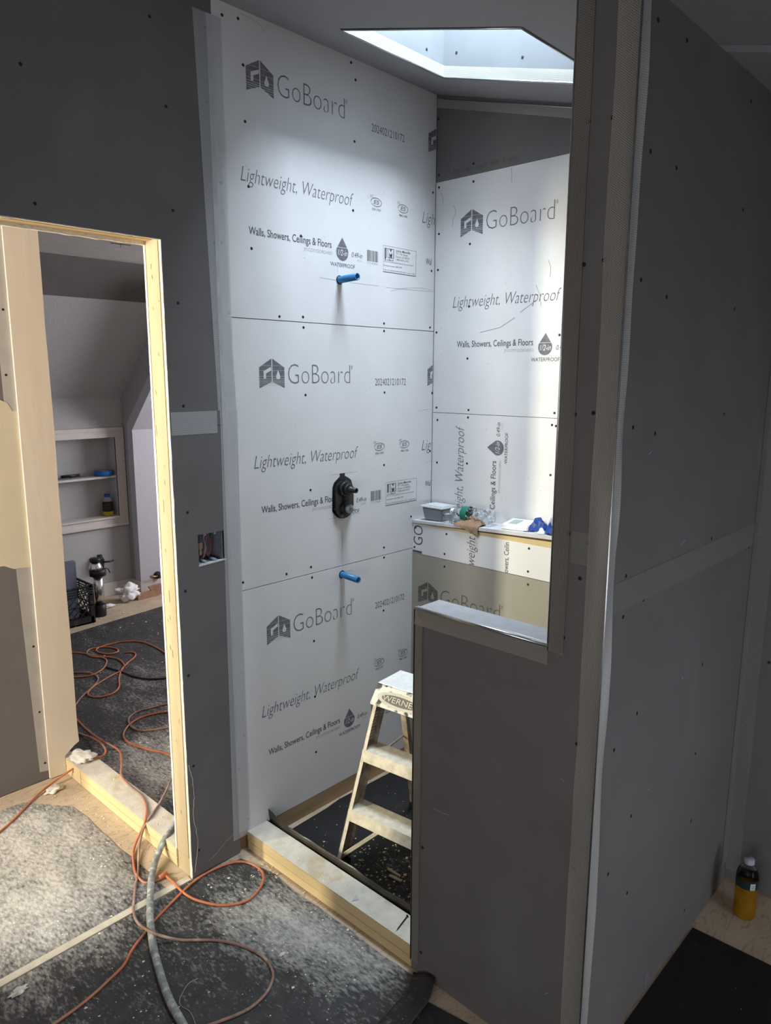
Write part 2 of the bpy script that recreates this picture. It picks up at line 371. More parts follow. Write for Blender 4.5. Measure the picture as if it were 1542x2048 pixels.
def board_print(par, fr, x, z, amax=9, amin=-9, parts='all', main=PRINT, bg=WHITE, second=False):
    """the printed block of one backer board; x = left of the mark, z = baseline of the big word; clipped to [amin, amax]"""
    def ok(a0, a1): return a1 <= amax and a0 >= amin
    mb = MB(); lt = MB(); dk = MB(); wh = MB(); nd = nl = nk = nw = 0
    def cl(pts):
        # clip polygon on the right by amax
        out = []
        for i in range(len(pts)):
            a, b = pts[i], pts[(i + 1) % len(pts)]
            ia, ib = a[0] <= amax, b[0] <= amax
            if ia: out.append(a)
            if ia != ib:
                t = (amax - a[0]) / (b[0] - a[0]); out.append((amax, a[1] + t * (b[1] - a[1])))
        return out
    # house mark: two folded panels, with a bent arrow and a drop left open, and broken print lines low down
    for pts in ([(0, -.013), (0, .056), (.052, .086), (.052, .008)], [(.056, .008), (.056, .086), (.108, .056), (.108, -.013)]):
        q = cl([(x + a, z + b) for a, b in pts])
        if len(q) > 2: poly2(mb, fr, q, .0004); nd += 1
    for pts in ([(.018, .018), (.018, .044), (.050, .058), (.050, .046), (.028, .036), (.028, .020)],):
        q = cl([(x + a, z + b) for a, b in pts])
        if len(q) > 2: poly2(wh, fr, q, .0007); nw += 1
    if ok(x, x + .1):
        poly2(wh, fr, drop_pts(x + .080, z + .016, .032, .018), .0007); nw += 1
    for k, (hh, tk) in enumerate(((.004, .0012), (.010, .0014), (.017, .001), (.026, .0008), (-.003, .001), (.062, .0007), (.045, .0006))):
        q = cl([(x - .001, z + hh), (x + .109, z + hh), (x + .109, z + hh + tk), (x - .001, z + hh + tk)])
        if len(q) > 2: poly2(wh, fr, q, .0008); nw += 1
    def T(mbx, s, a, b, w, h, off=0, sh=0):
        if ok(x + a, x + a + w): letter(mbx, s, fr.p(x + a, z + b), fr.u, fr.v, w, h, off, sh); return 1
        return 0
    nd += T(mb, 'GoBoard', .124, 0, .300, .072, -.022)
    nd += T(mb, '®', .428, .052, .009, .014)
    if parts != 'name':
        nk += T(dk, '2024021210172', .560, -.008, .180, .027, -.006)
        if x + .465 <= amax: nd += T(mb, 'Lightweight, Waterproof', -.032, -.284, .497, .046, -.012, .28)
        else:
            for s, w in (('Lightweight', .235), ('Ligh', .078), ('Lig', .062), ('L', .02)):
                if x - .032 + w <= amax: nd += T(mb, s, -.032, -.284, w, .046, -.012, .28); break
        if x + .36 <= amax: nk += T(dk, 'Walls, Showers, Ceilings & Floors', -.006, -.441, .361, .0245, .008)
        else:
            for s, w in (('Walls, Showers', .16), ('Walls,', .068), ('Wal', .035)):
                if x - .006 + w <= amax: nk += T(dk, s, -.006, -.441, w, .0245, .008); break
        nl += T(lt, 'JM.COM/GOBOARD', .225, -.464, .133, .011)
        if ok(x + .37, x + .44):
            poly2(mb, fr, drop_pts(x + .408, z - .479, .081, .060), .0004); nd += 1
            letter(wh, '1/2-in', fr.p(x + .386, z - .461, .0008), fr.u, fr.v, .047, .021, 0, .25)
            rect2(wh, fr, x + .381, x + .435, z - .434, z - .4325, .0008)
            nw += 1
        nk += T(dk, 'WATERPROOF', .349, -.501, .122, .014, .004)
        nk += T(dk, '0.49-in', .455, -.460, .055, .018, 0, .25)
        nl += T(lt, 'ACTUAL', .482, -.472, .028, .006)
        if ok(x + .53, x + .6):
            a = x + .536; rnd = random.Random(5)
            while a < x + .594:
                w = rnd.choice((.0012, .002, .003)); rect2(dk, fr, a, a + w, z - .465, z - .425, .0004); a += w + rnd.choice((.0012, .0018, .0025))
            letter(lt, '0 73178 84681', fr.p(x + .536, z - .475), fr.u, fr.v, .056, .007); nk += 1
        if ok(x + .62, x + .82):
            A0, A1, B0, B1 = x + .623, x + .816, z - .496, z - .398
            for r in ((A0, A1, B0, B0 + .003), (A0, A1, B1 - .001, B1), (A0, A0 + .001, B0, B1), (A1 - .0015, A1, B0, B1)): rect2(mb, fr, *r, .0004)
            rect2(mb, fr, A0 + .008, A0 + .062, B1 - .044, B1 - .008, .0004)
            letter(wh, 'JM', fr.p(A0 + .013, B1 - .041, .0008), fr.u, fr.v, .044, .030, .03); nw += 1
            letter(dk, 'Johns Manville', fr.p(A0 + .009, B1 - .053), fr.u, fr.v, .052, .006, .01)
            letter(dk, 'Johns Manville', fr.p(A0 + .072, B1 - .016), fr.u, fr.v, .085, .009, .01)
            for s, b, w in (('717 17th Street', .026, .070), ('Denver, CO 80202', .037, .080), ('1-800-654-3103', .048, .075)): letter(mb, s, fr.p(A0 + .072, B1 - b), fr.u, fr.v, w, .0075)
            for s, b, w in (('3 ft x 5 ft tile backer board, not structural', .060, .17), ('Evaluated under ESR-3787', .075, .105), ('Use as underlayment for tile in wet areas', .091, .182)): letter(mb, s, fr.p(A0 + .004, B1 - b), fr.u, fr.v, w, .0055)
        for (a, s2) in ((.585, 'ESR-3787'), (.735, 'PMG-1406')):
            if ok(x + a - .03, x + a + .03):
                ca, cb = x + a, z - .250; n_ = 22
                for (t0, t1) in ((.1, 1.25), (1.15, 2.2)):
                    for k in range(n_):
                        def arc(q, r1, r2):
                            th = math.pi * (t0 + (t1 - t0) * q / n_); return (ca + r1 * math.cos(th), cb + r2 * math.sin(th))
                        if t0 < 1 and k > 17: continue
                        poly2(mb, fr, [arc(k, .030, .016), arc(k + 1, .030, .016), arc(k + 1, .0275, .0135), arc(k, .0275, .0135)], .0004)
                letter(mb, 'ES', fr.p(ca - .014, cb - .007), fr.u, fr.v, .030, .015, .01, .2)
                letter(mb, 'ICC', fr.p(ca - .032, cb + .014), fr.u, fr.v, .016, .009)
                letter(mb, s2, fr.p(ca - .022, cb - .030), fr.u, fr.v, .048, .008, .008)
    names = 'printed_lettering'
    if nd: mb.build(names, main, par, False)
    if nk: dk.build(names, PRINTD if main is PRINT else main, par, False)
    if nl: lt.build(names, PRINTL if main is PRINT else main, par, False)
    if nw: wh.build('printed_mark', bg, par, False)

_screw = None
def screw(par, loc, nrm):
    global _screw
    if _screw is None:
        mb = MB(); mb.lathe((0, 0, -.002), (0, 0, 1), [(.0048, 0), (.0048, .0026), (.0030, .0028), (.0012, .0022)], 10)
        o = mb.build('screw', HOLE); _screw = o.data; bpy.data.objects.remove(o)
    o = bpy.data.objects.new('screw', _screw); COL.objects.link(o); o.parent = par
    o.location = loc; o.rotation_euler = Vector(nrm).to_track_quat('Z', 'Y').to_euler(); return o
def screws(par, px, ax, val, nrm):
    for u, v in px: screw(par, bp(u, v, ax, val), nrm)
# ================================================================== STRUCTURE
T_ = .0127
XB, XN, XJ, YC, YP, YH, ZH, XR, YL = 1.0265, .9043, -.2300, -1.335, -1.203, -.799, 1.1044, 1.03, 1.0081
RCZ = 2.40
def cz(y): return 2.8085 + .2769 * y
fl = struct(box('floor', PLY, (-2.7, 3.2, -3.75, 3.6, -.04, 0)))
# underlayment sheets lying on the floor
def sheet(name, m, pts, label, z=.002, wob=0):
    mb = MB(); mb.prism([(x, y, .0003) for x, y in pts], (0, 0, z)); o = mb.build(name, m); return tag(o, label, 'floor covering', 'black underlayment sheets')
def edge_wob(a, b, n, amp, seed):
    out = []
    for i in range(n):
        t = i / n; x = a[0] + (b[0] - a[0]) * t; y = a[1] + (b[1] - a[1]) * t; q = amp * noise.noise(Vector((t * 6, seed, 0)))
        out.append((x + q, y + q))
    return out
sheet('underlayment_sheet', UNDER, edge_wob((-2.55, .028), (-.318, .028), 8, .004, 1) + edge_wob((-.318, .028), (-.322, .80), 12, .012, 2) + [(-.45, .90), (-.75, .93), (-2.55, .95)],
      'black dusty underlayment sheet beside the wooden sill, left of the bare strip')
sheet('underlayment_sheet', UNDER, [(-2.55, -.002), (-2.55, -1.10)] + edge_wob((-.45, -.96), (-.06, -.90), 6, .006, 3) + edge_wob((-.022, -.86), (-.025, -.12), 10, .012, 4) + [(-.05, -.03), (-.24, -.004)],
      'black dusty underlayment sheet in front of the shower curb')
sheet('underlayment_sheet', UNDER2, [(-2.55, -1.105), (-2.55, -3.55), (-.045, -3.55)] + edge_wob((-.030, -1.6), (-.040, -.93), 6, .006, 13) + [(-.06, -.915), (-.45, -.967)],
      'darker underlayment sheet at the bottom of the picture, beside the foot of the half wall')
sheet('underlayment_sheet', UNDERR, [(-.13, .13), (-.13, .98), (-.15, 2.70)] + edge_wob((-.1, 2.62), (2.9, 3.02), 14, .01, 5) + [(2.9, .13)],
      'black dusty underlayment sheet in the room beyond the wooden sill')
sheet('underlayment_sheet', UNDERS, [(.11, -.03)] + edge_wob((.11, -1.20), (.90, -1.20), 4, .01, 6) + [(.90, -.03)] + edge_wob((.45, -.012), (.30, -.03), 4, .006, 7),
      'black underlayment sheet inside the shower under the stepladder')
sheet('underlayment_sheet', UNDERX, [(.0, -1.342), (.73, -1.342)] + edge_wob((.73, -1.35), (.80, -3.5), 10, .006, 8) + [(.0, -3.5)],
      'black underlayment sheet at the right, below the tall grey wall')
# ---- ceiling slab over shower and hall (slopes down towards the camera), with the skylight opening
SK = (.262, .752, -.897, -.252)
def slab(mb, x0, x1, y0, y1, th=.03):
    mb.prism([(x0, y0, cz(y0)), (x1, y0, cz(y0)), (x1, y1, cz(y1)), (x0, y1, cz(y1))], (0, 0, th))
mb = MB()
e_ = .004; slab(mb, -2.7, SK[0] - e_, -3.7, .01); slab(mb, SK[1] + e_, 3.1, -3.7, .01); slab(mb, SK[0] - e_, SK[1] + e_, -3.7, SK[2] - e_); slab(mb, SK[0] - e_, SK[1] + e_, SK[3] + e_, .01)
ceil = struct(mb.build('ceiling', CEIL))
mb = MB()
for q in (((.383, -1.335), (.383, -3.6)),):
    (xa, ya), (xb, yb) = q
    mb.strip((xa, ya, cz(ya)), (xb, yb, cz(yb)), (1, 0, 0), .05, (0, .267, -.964), lift=.0012)
mb.build('joint_tape', TAPEC, ceil, False)
for u, v in ((760, 92), (797, 96)):
    pass
# shaft
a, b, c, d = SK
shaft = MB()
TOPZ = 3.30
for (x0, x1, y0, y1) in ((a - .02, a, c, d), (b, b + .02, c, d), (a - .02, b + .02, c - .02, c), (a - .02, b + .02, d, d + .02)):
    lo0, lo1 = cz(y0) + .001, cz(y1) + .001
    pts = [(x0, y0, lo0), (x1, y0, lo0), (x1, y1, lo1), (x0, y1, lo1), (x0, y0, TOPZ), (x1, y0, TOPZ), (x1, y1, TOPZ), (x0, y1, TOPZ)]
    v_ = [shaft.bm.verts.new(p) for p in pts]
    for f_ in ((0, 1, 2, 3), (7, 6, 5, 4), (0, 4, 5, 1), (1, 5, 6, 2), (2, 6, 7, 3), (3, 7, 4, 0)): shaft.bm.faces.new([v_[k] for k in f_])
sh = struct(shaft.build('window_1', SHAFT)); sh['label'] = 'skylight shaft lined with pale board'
glass = box('pane', GLASS, (a, b, c, d, TOPZ - .012, TOPZ - .008), sh)
for u, v in ((796, 66), (872, 112), (913, 105), (1045, 114), (1050, 58)):
    pt = bp(u, v, 1, SK[3] - .0) if False else None
# room ceiling and the far ceiling over the left bay
struct(box('ceiling', CEIL, (-2.7, -.3, .0965, 3.5, 2.50, 2.53))); struct(box('ceiling', mat('room_ceiling', (.34, .31, .30), .8), (-.3, 3.1, .0965, 3.5, RCZ, RCZ + .04)))

# ---- shower left wall: plane y=0
wl = struct(MB().box(-.03, 1.04, T_ + .0005, .115, 0, 2.86).build('wall_left', WOODDK))
z1, z2 = .9806, 1.8946
g = .0012
for (zz0, zz1) in ((.0666, z1 - g), (z1 + g, z2 - g), (z2 + g, 2.83)):
    box('board_panel', WHITE, (-.028, XB - .001, 0, T_, zz0, zz1), wl, bev=.0006)
board_print(wl, W1F, .092, 2.600, amax=1.024)
board_print(wl, W1F, .092 + .883, 2.600, amax=1.022)
board_print(wl, W1F, .112, 1.682, amax=1.024)
board_print(wl, W1F, .112 + .878, 1.682, amax=1.022)
board_print(wl, W1F, .114, .770, amax=1.024)
screws(wl, [(476,37),(486,130),(490,243),(497,373),(503,497),(702,125),(711,160),(709,283),(706,421),(602,472),(866,385),(863,542),(559,633),(606,634),(607,655),(768,647),(768,662),(860,655),(611,790),(769,785),(864,786),(621,980),(768,930),(860,902),(622,1134),(573,1148),(624,1155),(768,1095),(768,1115),(767,1221),(628,1282),(630,1393),(632,1504),(822,1033),(444,30),(442,365),(443,485),(458,626),(458,648),(463,830),(471,990),(486,1165),(480,1196),(484,1346),(488,1470),(497,1637),(771,517)], 1, 0, (0, -1, 0))
# small scuffs and pencil layout lines
mb = MB()
def pline(mb, fr, p, q, w=.0009, e=.0005):
    p = Vector(p); q = Vector(q); d_ = (q - p).normalized(); n_ = Vector((-d_.y, d_.x)) * w / 2
    poly2(mb, fr, [tuple(p + n_), tuple(q + n_), tuple(q - n_), tuple(p - n_)], e)
def w1(u, v): q = bp(u, v, 1, 0); return (q.x, q.z)
for p, q in (((640,555),(676,561)),((700,565),(757,572)),((772,575),(868,584)),((675,522),(675,545)),((660,950),(714,943)),((657,1038),(682,1033)),((700,1030),(720,1026)),((684,1060),(685,1140)),((672,580),(677,625)),((690,1143),(705,1140)),((780,582),(812,576)),((812,576),(845,576)),((845,576),(868,582)),((850,925),(868,920)),((850,1002),(868,998)),((480,26),(505,38)),((505,38),(522,52)),((522,52),(531,66)),((835,822),(858,818)),((688,1158),(689,1200))):
    pline(mb, W1F, w1(*p), w1(*q), .0008)
rs = random.Random(3)
for _ in range(46):
    x, z = rs.uniform(.04, .98), rs.uniform(.15, 2.7); l = rs.uniform(.002, .006); t = rs.uniform(0, 6.28)
    pline(mb, W1F, (x, z), (x + l * math.cos(t), z + l * math.sin(t)), .0012)
mb.build('pencil_line', PENCIL, wl, False)
# ---- tape over the joint between the grey wall and the shower wall
# ---- doorway wall (grey), same plane, with an opening to the left and a cut-out for the electrical box
wd = struct(MB().box(XJ + .012, -.034, T_ + .0005, .0955, 0, 1.095).box(XJ + .012, -.034, T_ + .0005, .0955, 1.212, 2.86)
            .box(-1.09, -.20, T_ + .0005, .0955, 2.16, 2.86).box(-1.27, -1.09, T_ + .0005, .0955, 0, 2.86).box(-2.7, -1.27, T_, .0955, 0, 2.86).build('wall_doorway', WOODDK))
bx0, bx1, bz0, bz1 = -.151, -.0445, 1.102, 1.206
zs = 1.553
mbx = MB()
for r in ((XJ, -.031, .004, bz0), (XJ, bx0, bz0, bz1), (bx1, -.031, bz0, bz1), (XJ, -.031, bz1, zs - .001)): mbx.box(r[0], r[1], 0, T_, r[2], r[3])
mbx.build('board_panel', GRAY, wd)
MB().box(XJ, -.031, 0, T_, zs + .001, 2.103).box(-2.6, -.031, 0, T_, 2.103, 2.83).box(-2.6, -1.10, 0, T_, 0, 2.103).build('board_panel', GRAY, wd)
mb = MB().strip((-.060, 0, .06), (-.050, 0, 1.60), (1, 0, 0), .067, (0, -1, 0), lift=.0008, wav=.0012, n=80)
mb.strip((-.056, 0, 1.60), (-.093, 0, 2.76), (1, 0, 0), .070, (0, -1, 0), lift=.0008, wav=.0012, n=60, seed=3)
mb.build('joint_tape', TAPE, wd, False)
MB().strip((-.0365, 0, .08), (-.048, 0, 2.76), (1, 0, 0), .052, (0, -1, 0), lift=.0018, wav=.001, n=80, seed=5).build('joint_tape', TAPEC, wd, False)
MB().strip((XJ + .002, 0, 1.528), (-.062, 0, 1.528), (0, 0, 1), .072, (0, -1, 0), lift=.0010, wav=.001, n=20, seed=9).build('joint_tape', TAPE, wd, False)
screws(wd, [(41,128),(70,407),(332,213),(299,33),(346,421),(356,606),(367,812),(375,1025),(371,1182),(377,1351),(387,1532),(398,1700),(415,29),(409,55),(414,203),(421,340),(429,486),(434,645),(443,803),(446,850),(457,1042),(461,1233),(470,1386),(478,1538)], 1, 0, (0, -1, 0))
mb = MB()
def seg(mb, fr, f, pts, w): 
    for i in range(len(pts) - 1): pline(mb, fr, f(*pts[i]), f(*pts[i + 1]), w)
seg(mb, W1F, w1, [(417, 1722), (435, 1705), (452, 1682), (468, 1668), (474, 1662)], .0015)
mb.build('scratch', PRINTL, wd, False)
# opening jamb: studs and board edges seen end on (normal -x)
def ragged(name, m, x, y0, y1, z0, z1, par, seed, amp=.0028, step=.02):
    mb = MB(); n = int((z1 - z0) / step); A = []
    pts = []
    for i in range(n + 1):
        z = z0 + (z1 - z0) * i / n; pts.append((x, y0 - max(0, amp * (.3 + noise.noise(Vector((z * 14, seed, 0))) + .5 * noise.noise(Vector((z * 60, seed, 3))))), z))
    for i in range(n, -1, -1):
        z = z0 + (z1 - z0) * i / n; pts.append((x, y1 + max(0, amp * .5 * (.3 + noise.noise(Vector((z * 14, seed, 7))))), z))
    mb.prism(pts, (.002, 0, 0)); return mb.build(name, m, par)
jamb = MB().box(XJ - .001, XJ + .037, .0185, .0895, 0.071, 2.14, bev=.0015).build('stud', WOOD, wd)
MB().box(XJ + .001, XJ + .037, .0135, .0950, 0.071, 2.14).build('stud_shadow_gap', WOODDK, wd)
ragged('board_edge', PAPER, XJ - .0015, .0015, .0125, 0, 2.103, wd, 1.0)
ragged('board_edge', PAPER, XJ - .0005, .0945, .1035, .075, 2.10, wd, 4.0)
MB().box(XJ + .001, XJ + .037, .0145, .0915, 0, .070, bev=.001).build('stud', WOOD, wd)
# knots and nail scars on the stud
mb = MB(); JF = Face((XJ - .001, 0, 0), (0, -1, 0), (0, 0, 1), (-1, 0, 0))
def xj(u, v): q = bp(u, v, 0, XJ - .001); return (-q.y, q.z)
for p, q in (((302,528),(302,538)),((304,550),(305,558)),((311,780),(313,790)),((312,850),(314,872)),((327,1000),(328,1025)),((329,960),(330,970)),((331,1098),(332,1104)),((338,1180),(340,1205)),((340,1230),(341,1240)),((340,1290),(342,1300)),((358,1438),(359,1446)),((352,1480),(354,1484)),((362,1620),(363,1628)),((345,1300),(346,1315)),((318,600),(319,604)),((317,705),(318,712)),((334,1238),(338,1244)),((328,930),(330,935)),((306,615),(307,620))):
    pline(mb, JF, xj(*p), xj(*q), .0034, .0006)
mb.build('nail_mark', WOODDK, wd, False)
# header boards over the opening (seen from below)
MB().box(-1.09, XJ + .03, .0145, .040, 2.110, 2.16).build('header_board', WOODX, wd)
MB().box(-1.09, XJ + .03, .052, .0915, 2.106, 2.16).build('header_board', WOODX, wd)
MB().box(-1.09, XJ + .03, .040, .052, 2.125, 2.16).build('header_filler', WOODDK, wd)
def ragged_h(x0, x1, y0, y1, z, seed, m=PAPER):
    mb = MB(); n = int((x1 - x0) / .015); pts = []
    for i in range(n + 1):
        x = x0 + (x1 - x0) * i / n; pts.append((x, y0, z - .004 * abs(noise.noise(Vector((x * 25, seed, 0))))))
    for i in range(n, -1, -1): pts.append((x0 + (x1 - x0) * i / n, y0, z + .01))
    mb.prism(pts, (0, y1 - y0, 0)); return mb.build('board_edge', m, wd)
ragged_h(-1.09, XJ + .002, .0008, .0135, 2.1015, 1.0); ragged_h(-1.09, XJ + .004, .092, .1035, 2.0965, 3.0)
# nails hanging under the header
mb = MB().tube([bp(241, 486, 1, .1), bp(241, 495, 1, .1)], .0008, 6).tube([bp(221, 486, 1, .1), bp(262, 491, 1, .1)], .0012, 6); mb.build('nail', HOLE, wd)

# ---- wall of the left bay: plane y = YL, grey board, tape and old mud
wb = struct(MB().box(-1.3, -.302, YL + T_, YL + .10, 0, 2.5).build('wall_left_bay', WOODDK))
MB().box(-1.3, -.302, YL, YL + T_, .004, 2.5).build('board_panel', GRAY, wb)
def yl(u, v): q = bp(u, v, 1, YL); return (q.x, q.z)
LF = Face((0, YL, 0), (1, 0, 0), (0, 0, 1), (0, -1, 0))
# beige jamb board, notched over the sill, standing proud of the grey board
pts = [(-.300, .004), (XJ - .001, .004), (XJ - .001, .083), (-.190, .115), (-.166, .128)]
for i in range(22):
    z = .20 + i * .1; pts.append((-.168 + .0035 * noise.noise(Vector((z * 3, 2, 0))) + (-.002 if z > 1.9 else 0), z))
pts += [(-.17, 2.49), (-.300, 2.49)]
MB().prism([(x, YL - .012, z) for x, z in pts], (0, .11, 0)).build('jamb_board', BEIGE, wb)
mb = MB()
mudpts = [(-1.2, .967), (-.47, .965)] + [yl(8, 1132), yl(28, 1138), yl(38, 1136), yl(60, 1134)] + [(-.3005, .96), (-.3005, 1.57)] + [yl(24, 822), yl(14, 806), yl(0, 800)] + [(-.45, 1.62), (-1.2, 1.62)]
mb.prism([(x, YL - .0025, z) for x, z in mudpts], (0, .0022, 0)); mb.build('wall_mud', BEIGEMUD, wb)
MB().prism([(x, YL - .0012, z) for x, z in [(-.336, 0.045), (-.3005, .04), (-.3005, .97), (-.357, .95)]], (0, .001, 0)).build('joint_tape', mat('pale_tape', (.40, .385, .36), .6, noise_amt=.1), wb)
MB().prism([(x, YL - .0012, z) for x, z in [(-.345, 1.58), (-.3005, 1.55), (-.3005, 2.49), (-.352, 2.49)]], (0, .001, 0)).build('joint_tape', mat('pale_tape_upper', (.44, .43, .41), .6, noise_amt=.08), wb)
screws(wb, [(67,1293),(79,1424),(6,619),(12,750),(90,1526)], 1, YL - .0012, (0, -1, 0))

# ---- shower back wall: plane x = XB
wbk = struct(MB().box(XB + T_ + .0005, XB + .12, -1.34, .115, 0, 2.86).build('wall_back', WOODDK))
zc_, zs2 = 2.4802, 1.5572
MB().box(XB, XB + T_, -1.22, -.001, 1.10, zs2 - .001, bev=.0006).build('board_panel', WHITE, wbk)
MB().box(XB, XB + T_, -1.22, -.001, zs2 + .001, zc_, bev=.0006).build('board_panel', WHITE, wbk)
MB().box(XB + .0005, XB + T_, -1.22, -.001, zc_ + .001, 2.82).build('board_panel', GRAY, wbk)
BF = Face((XB, 0, 0), (0, -1, 0), (0, 0, 1), (-1, 0, 0))
board_print(wbk, BF, .131, 2.268, amax=1.2)
# the lower panel is turned: the lettering reads upwards
BV = Face((XB, 0, 0), (0, 0, 1), (0, 1, 0), (-1, 0, 0))     # a = z, b = y
def vprint(par, fr, a0, bl, amin, amax, mark=False, lo=True):
    mb = MB(); lt = MB(); wh = MB(); dk = MB()
    letter(mb, 'Waterproof', fr.p(a0 + .287 - .032 + .0, bl), fr.u, fr.v, .232, .046, -.012, .28)
    for s_, w_ in (('weight,', .125),): letter(mb, s_, fr.p(a0 + .140 - .032, bl), fr.u, fr.v, w_, .046, -.012, .28)
    letter(dk, 'rs, Ceilings & Floors', fr.p(a0 + .355 - .235, bl - .163), fr.u, fr.v, .235, .0245, .008)
    letter(lt, 'JM.COM/GOBOARD', fr.p(a0 + .225, bl - .187), fr.u, fr.v, .133, .011)
    poly2(mb, fr, [(a0 + .408 + (p - .408), bl - .163 - .035 + 0 + q) for p, q in drop_pts(.408, 0, .081, .060)], .0004)
    letter(wh, '1/2-in', fr.p(a0 + .386, bl - .178, .0008), fr.u, fr.v, .047, .021, 0, .25)
    letter(dk, 'WATERPROOF', fr.p(a0 + .349, bl - .216), fr.u, fr.v, .122, .014, .004)
    letter(dk, '0.49-in', fr.p(a0 + .455, bl - .178), fr.u, fr.v, .055, .018, 0, .25)
    letter(lt, 'ACTUAL', fr.p(a0 + .482, bl - .19), fr.u, fr.v, .028, .006)
    mb.build('printed_lettering', PRINT, par, False); dk.build('printed_lettering', PRINTD, par, False); lt.build('printed_lettering', PRINTL, par, False); wh.build('printed_mark', WHITE, par, False)
vprint(wbk, BV, 1.020, -.173, 0, 9)
screws(wbk, [(948,220),(877,238),(878,350),(947,327),(947,363),(878,375),(878,468),(940,488),(938,613),(935,717),(937,820),(936,835),(875,840),(873,815),(874,925),(934,927),(1104,850),(1112,852),(1109,826),(1101,950),(876,540),(873,665),(1119,670),(1127,630)], 0, XB, (-1, 0, 0))
mb = MB()
def xb_(u, v): q = bp(u, v, 0, XB); return (-q.y, q.z)
for s_ in ([(882,385),(886,395),(886,408)], [(908,410),(912,425),(906,440),(905,452)], [(1023,335),(1024,365)], [(1097,520),(1102,535),(1100,555)], [(1072,570),(1080,590),(1082,612)], [(1040,625),(1060,610),(1072,600)], [(960,665),(1000,655),(1030,635)]):
    seg(mb, BF, xb_, s_, .0016)
rs = random.Random(9)
for _ in range(26):
    x, z = rs.uniform(.03, .62), rs.uniform(1.2, 2.6); l = rs.uniform(.002, .008); t = rs.uniform(0, 6.28)
    pline(mb, BF, (x, z), (x + l * math.cos(t), z + l * math.sin(t)), .0013)
mb.build('scuff', PENCIL, wbk, False)
# faint mirrored print on the grey strip above
mb = MB(); letter(mb, 'ESR-3787   PMG-1406   0.49-in', Vector((XB - .0003, -.09, 2.515)), (0, -1, 0), (0, 0, -1), .30, .018); mb.build('printed_lettering', PRINTG, wbk, False)

# ---- plumbing ledge in front of the back wall (half height)
wn = struct(MB().box(XN + T_ + .0005, XB, -1.22, -.0, 0, 1.080).build('wall_ledge', WOODDK))
MB().box(XN, XN + T_, -1.22, -.001, .9625, 1.0905, bev=.0005).build('board_panel', WHITE, wn)
MB().box(XN, XN + T_, -1.22, -.001, .05, .9605).build('board_panel', mat('board_tan_grey', (.32, .30, .255), .75, noise_amt=.06, scale=6, bump=.1, bscale=300), wn)
NF = Face((XN, 0, 0), (0, -1, 0), (0, 0, 1), (-1, 0, 0))
mb = MB()
board_print(wn, NF, .037, .760, amax=1.2, parts='name', main=PRINTG, bg=bpy.data.materials['board_tan_grey'])
mb = MB()
letter(mb, 'GO', Vector((XN - .0004, -.058, 1.0)), (0, 0, 1), (0, 1, 0), .085, .052, -.006)
letter(mb, 'weight', Vector((XN - .0004, -.332, .9635)), (0, 0, 1), (0, 1, 0), .118, .043, -.012, .28)
letter(mb, 'owers, Ceilin', Vector((XN - .0004, -.492, .9635)), (0, 0, 1), (0, 1, 0), .120, .022, .008)
rect2(mb, NF, .003, .055, .965, .975, .0004)
mb.build('printed_lettering', PRINTD, wn, False)
screws(wn, [(893,1068),(889,1108),(889,1133),(1058,1097),(1056,1143),(1056,1169),(831,1055),(829,1094)], 0, XN, (-1, 0, 0))
# ledge cap: lower lumber strip and tilted white top board
mb = MB(); mb.prism([(XN + .001, -.001, 1.0905), (XN + .001, -1.2, 1.0905), (XN + .001, -1.2, 1.133), (XN + .001, -.001, 1.0915)], (.12, 0, 0)); mb.build('wedge_lumber', WOODY, wn)
mb = MB(); mb.prism([(XN - .004, -.001, 1.0935), (XN - .004, -1.2, 1.148), (XN - .004, -1.2, 1.165), (XN - .004, -.001, 1.105)], (XB - XN + .003, 0, 0)); top = mb.build('ledge_top', mat('ledge_white', (.56, .56, .58), .8, noise_amt=.05, scale=30), wn)
def ledge_z(y): return 1.105 + (-y - .001) / 1.199 * .060

# ---- half wall and full-height post: plane x = 0
wf = struct(MB().box(T_ + .0005, .1014, YP - .001, YH - T_, 0, ZH - T_).box(T_ + .0005, .1014, YC + T_, YP - T_, 0, 2.50).build('wall_front', WOODDK))
mb = MB(); mb.box(0, T_, YC, YP, .0, 2.46).box(0, T_, YP, YH, .0, ZH - .0002); mb.build('board_panel', GRAY, wf)
MB().box(.0, .1014, YP, YH, ZH - T_, ZH).build('half_wall_top', mat('dusty_white_board', (.40, .40, .42), .85, noise_amt=.08, scale=30, bump=.3, bscale=120), wf)
MB().box(.001, .1014, YH - T_, YH + .0002, 0, ZH - T_).build('board_panel', GRAY, wf)
MB().box(.001, .1014, YP - T_, YP, ZH, 2.46).build('board_panel', GRAY, wf)
MB().box(.090, .1020, YC + .1, YH, 0, ZH - T_).build('board_panel', WHITE, wf)
MB().strip((0, YP - .045, 1.31), (0, YC + .043, 1.31), (0, 0, 1), .072, (-1, 0, 0), lift=.001, n=20).build('joint_tape', TAPED, wf, False)
screws(wf, [(1177,243),(1226,235),(1168,529),(1208,520),(1150,829),(1187,826),(1137,1067),(1176,1086),(1160,1157),(1127,1275),(1154,1488),(1147,1737),(1138,1917),(845,1695),(842,1905)], 0, 0, (-1, 0, 0))
mb = MB(); PF = Face((0, 0, 0), (0, -1, 0), (0, 0, 1), (-1, 0, 0))
def x0_(u, v): q = bp(u, v, 0, 0); return (-q.y, q.z)
for s_ in ([(868,1618),(885,1626),(900,1631)], [(1090,1988),(1097,1985)], [(1120,1555),(1128,1563)]): seg(mb, PF, x0_, s_, .0012)
mb.build('scratch', PRINTL, wf, False)

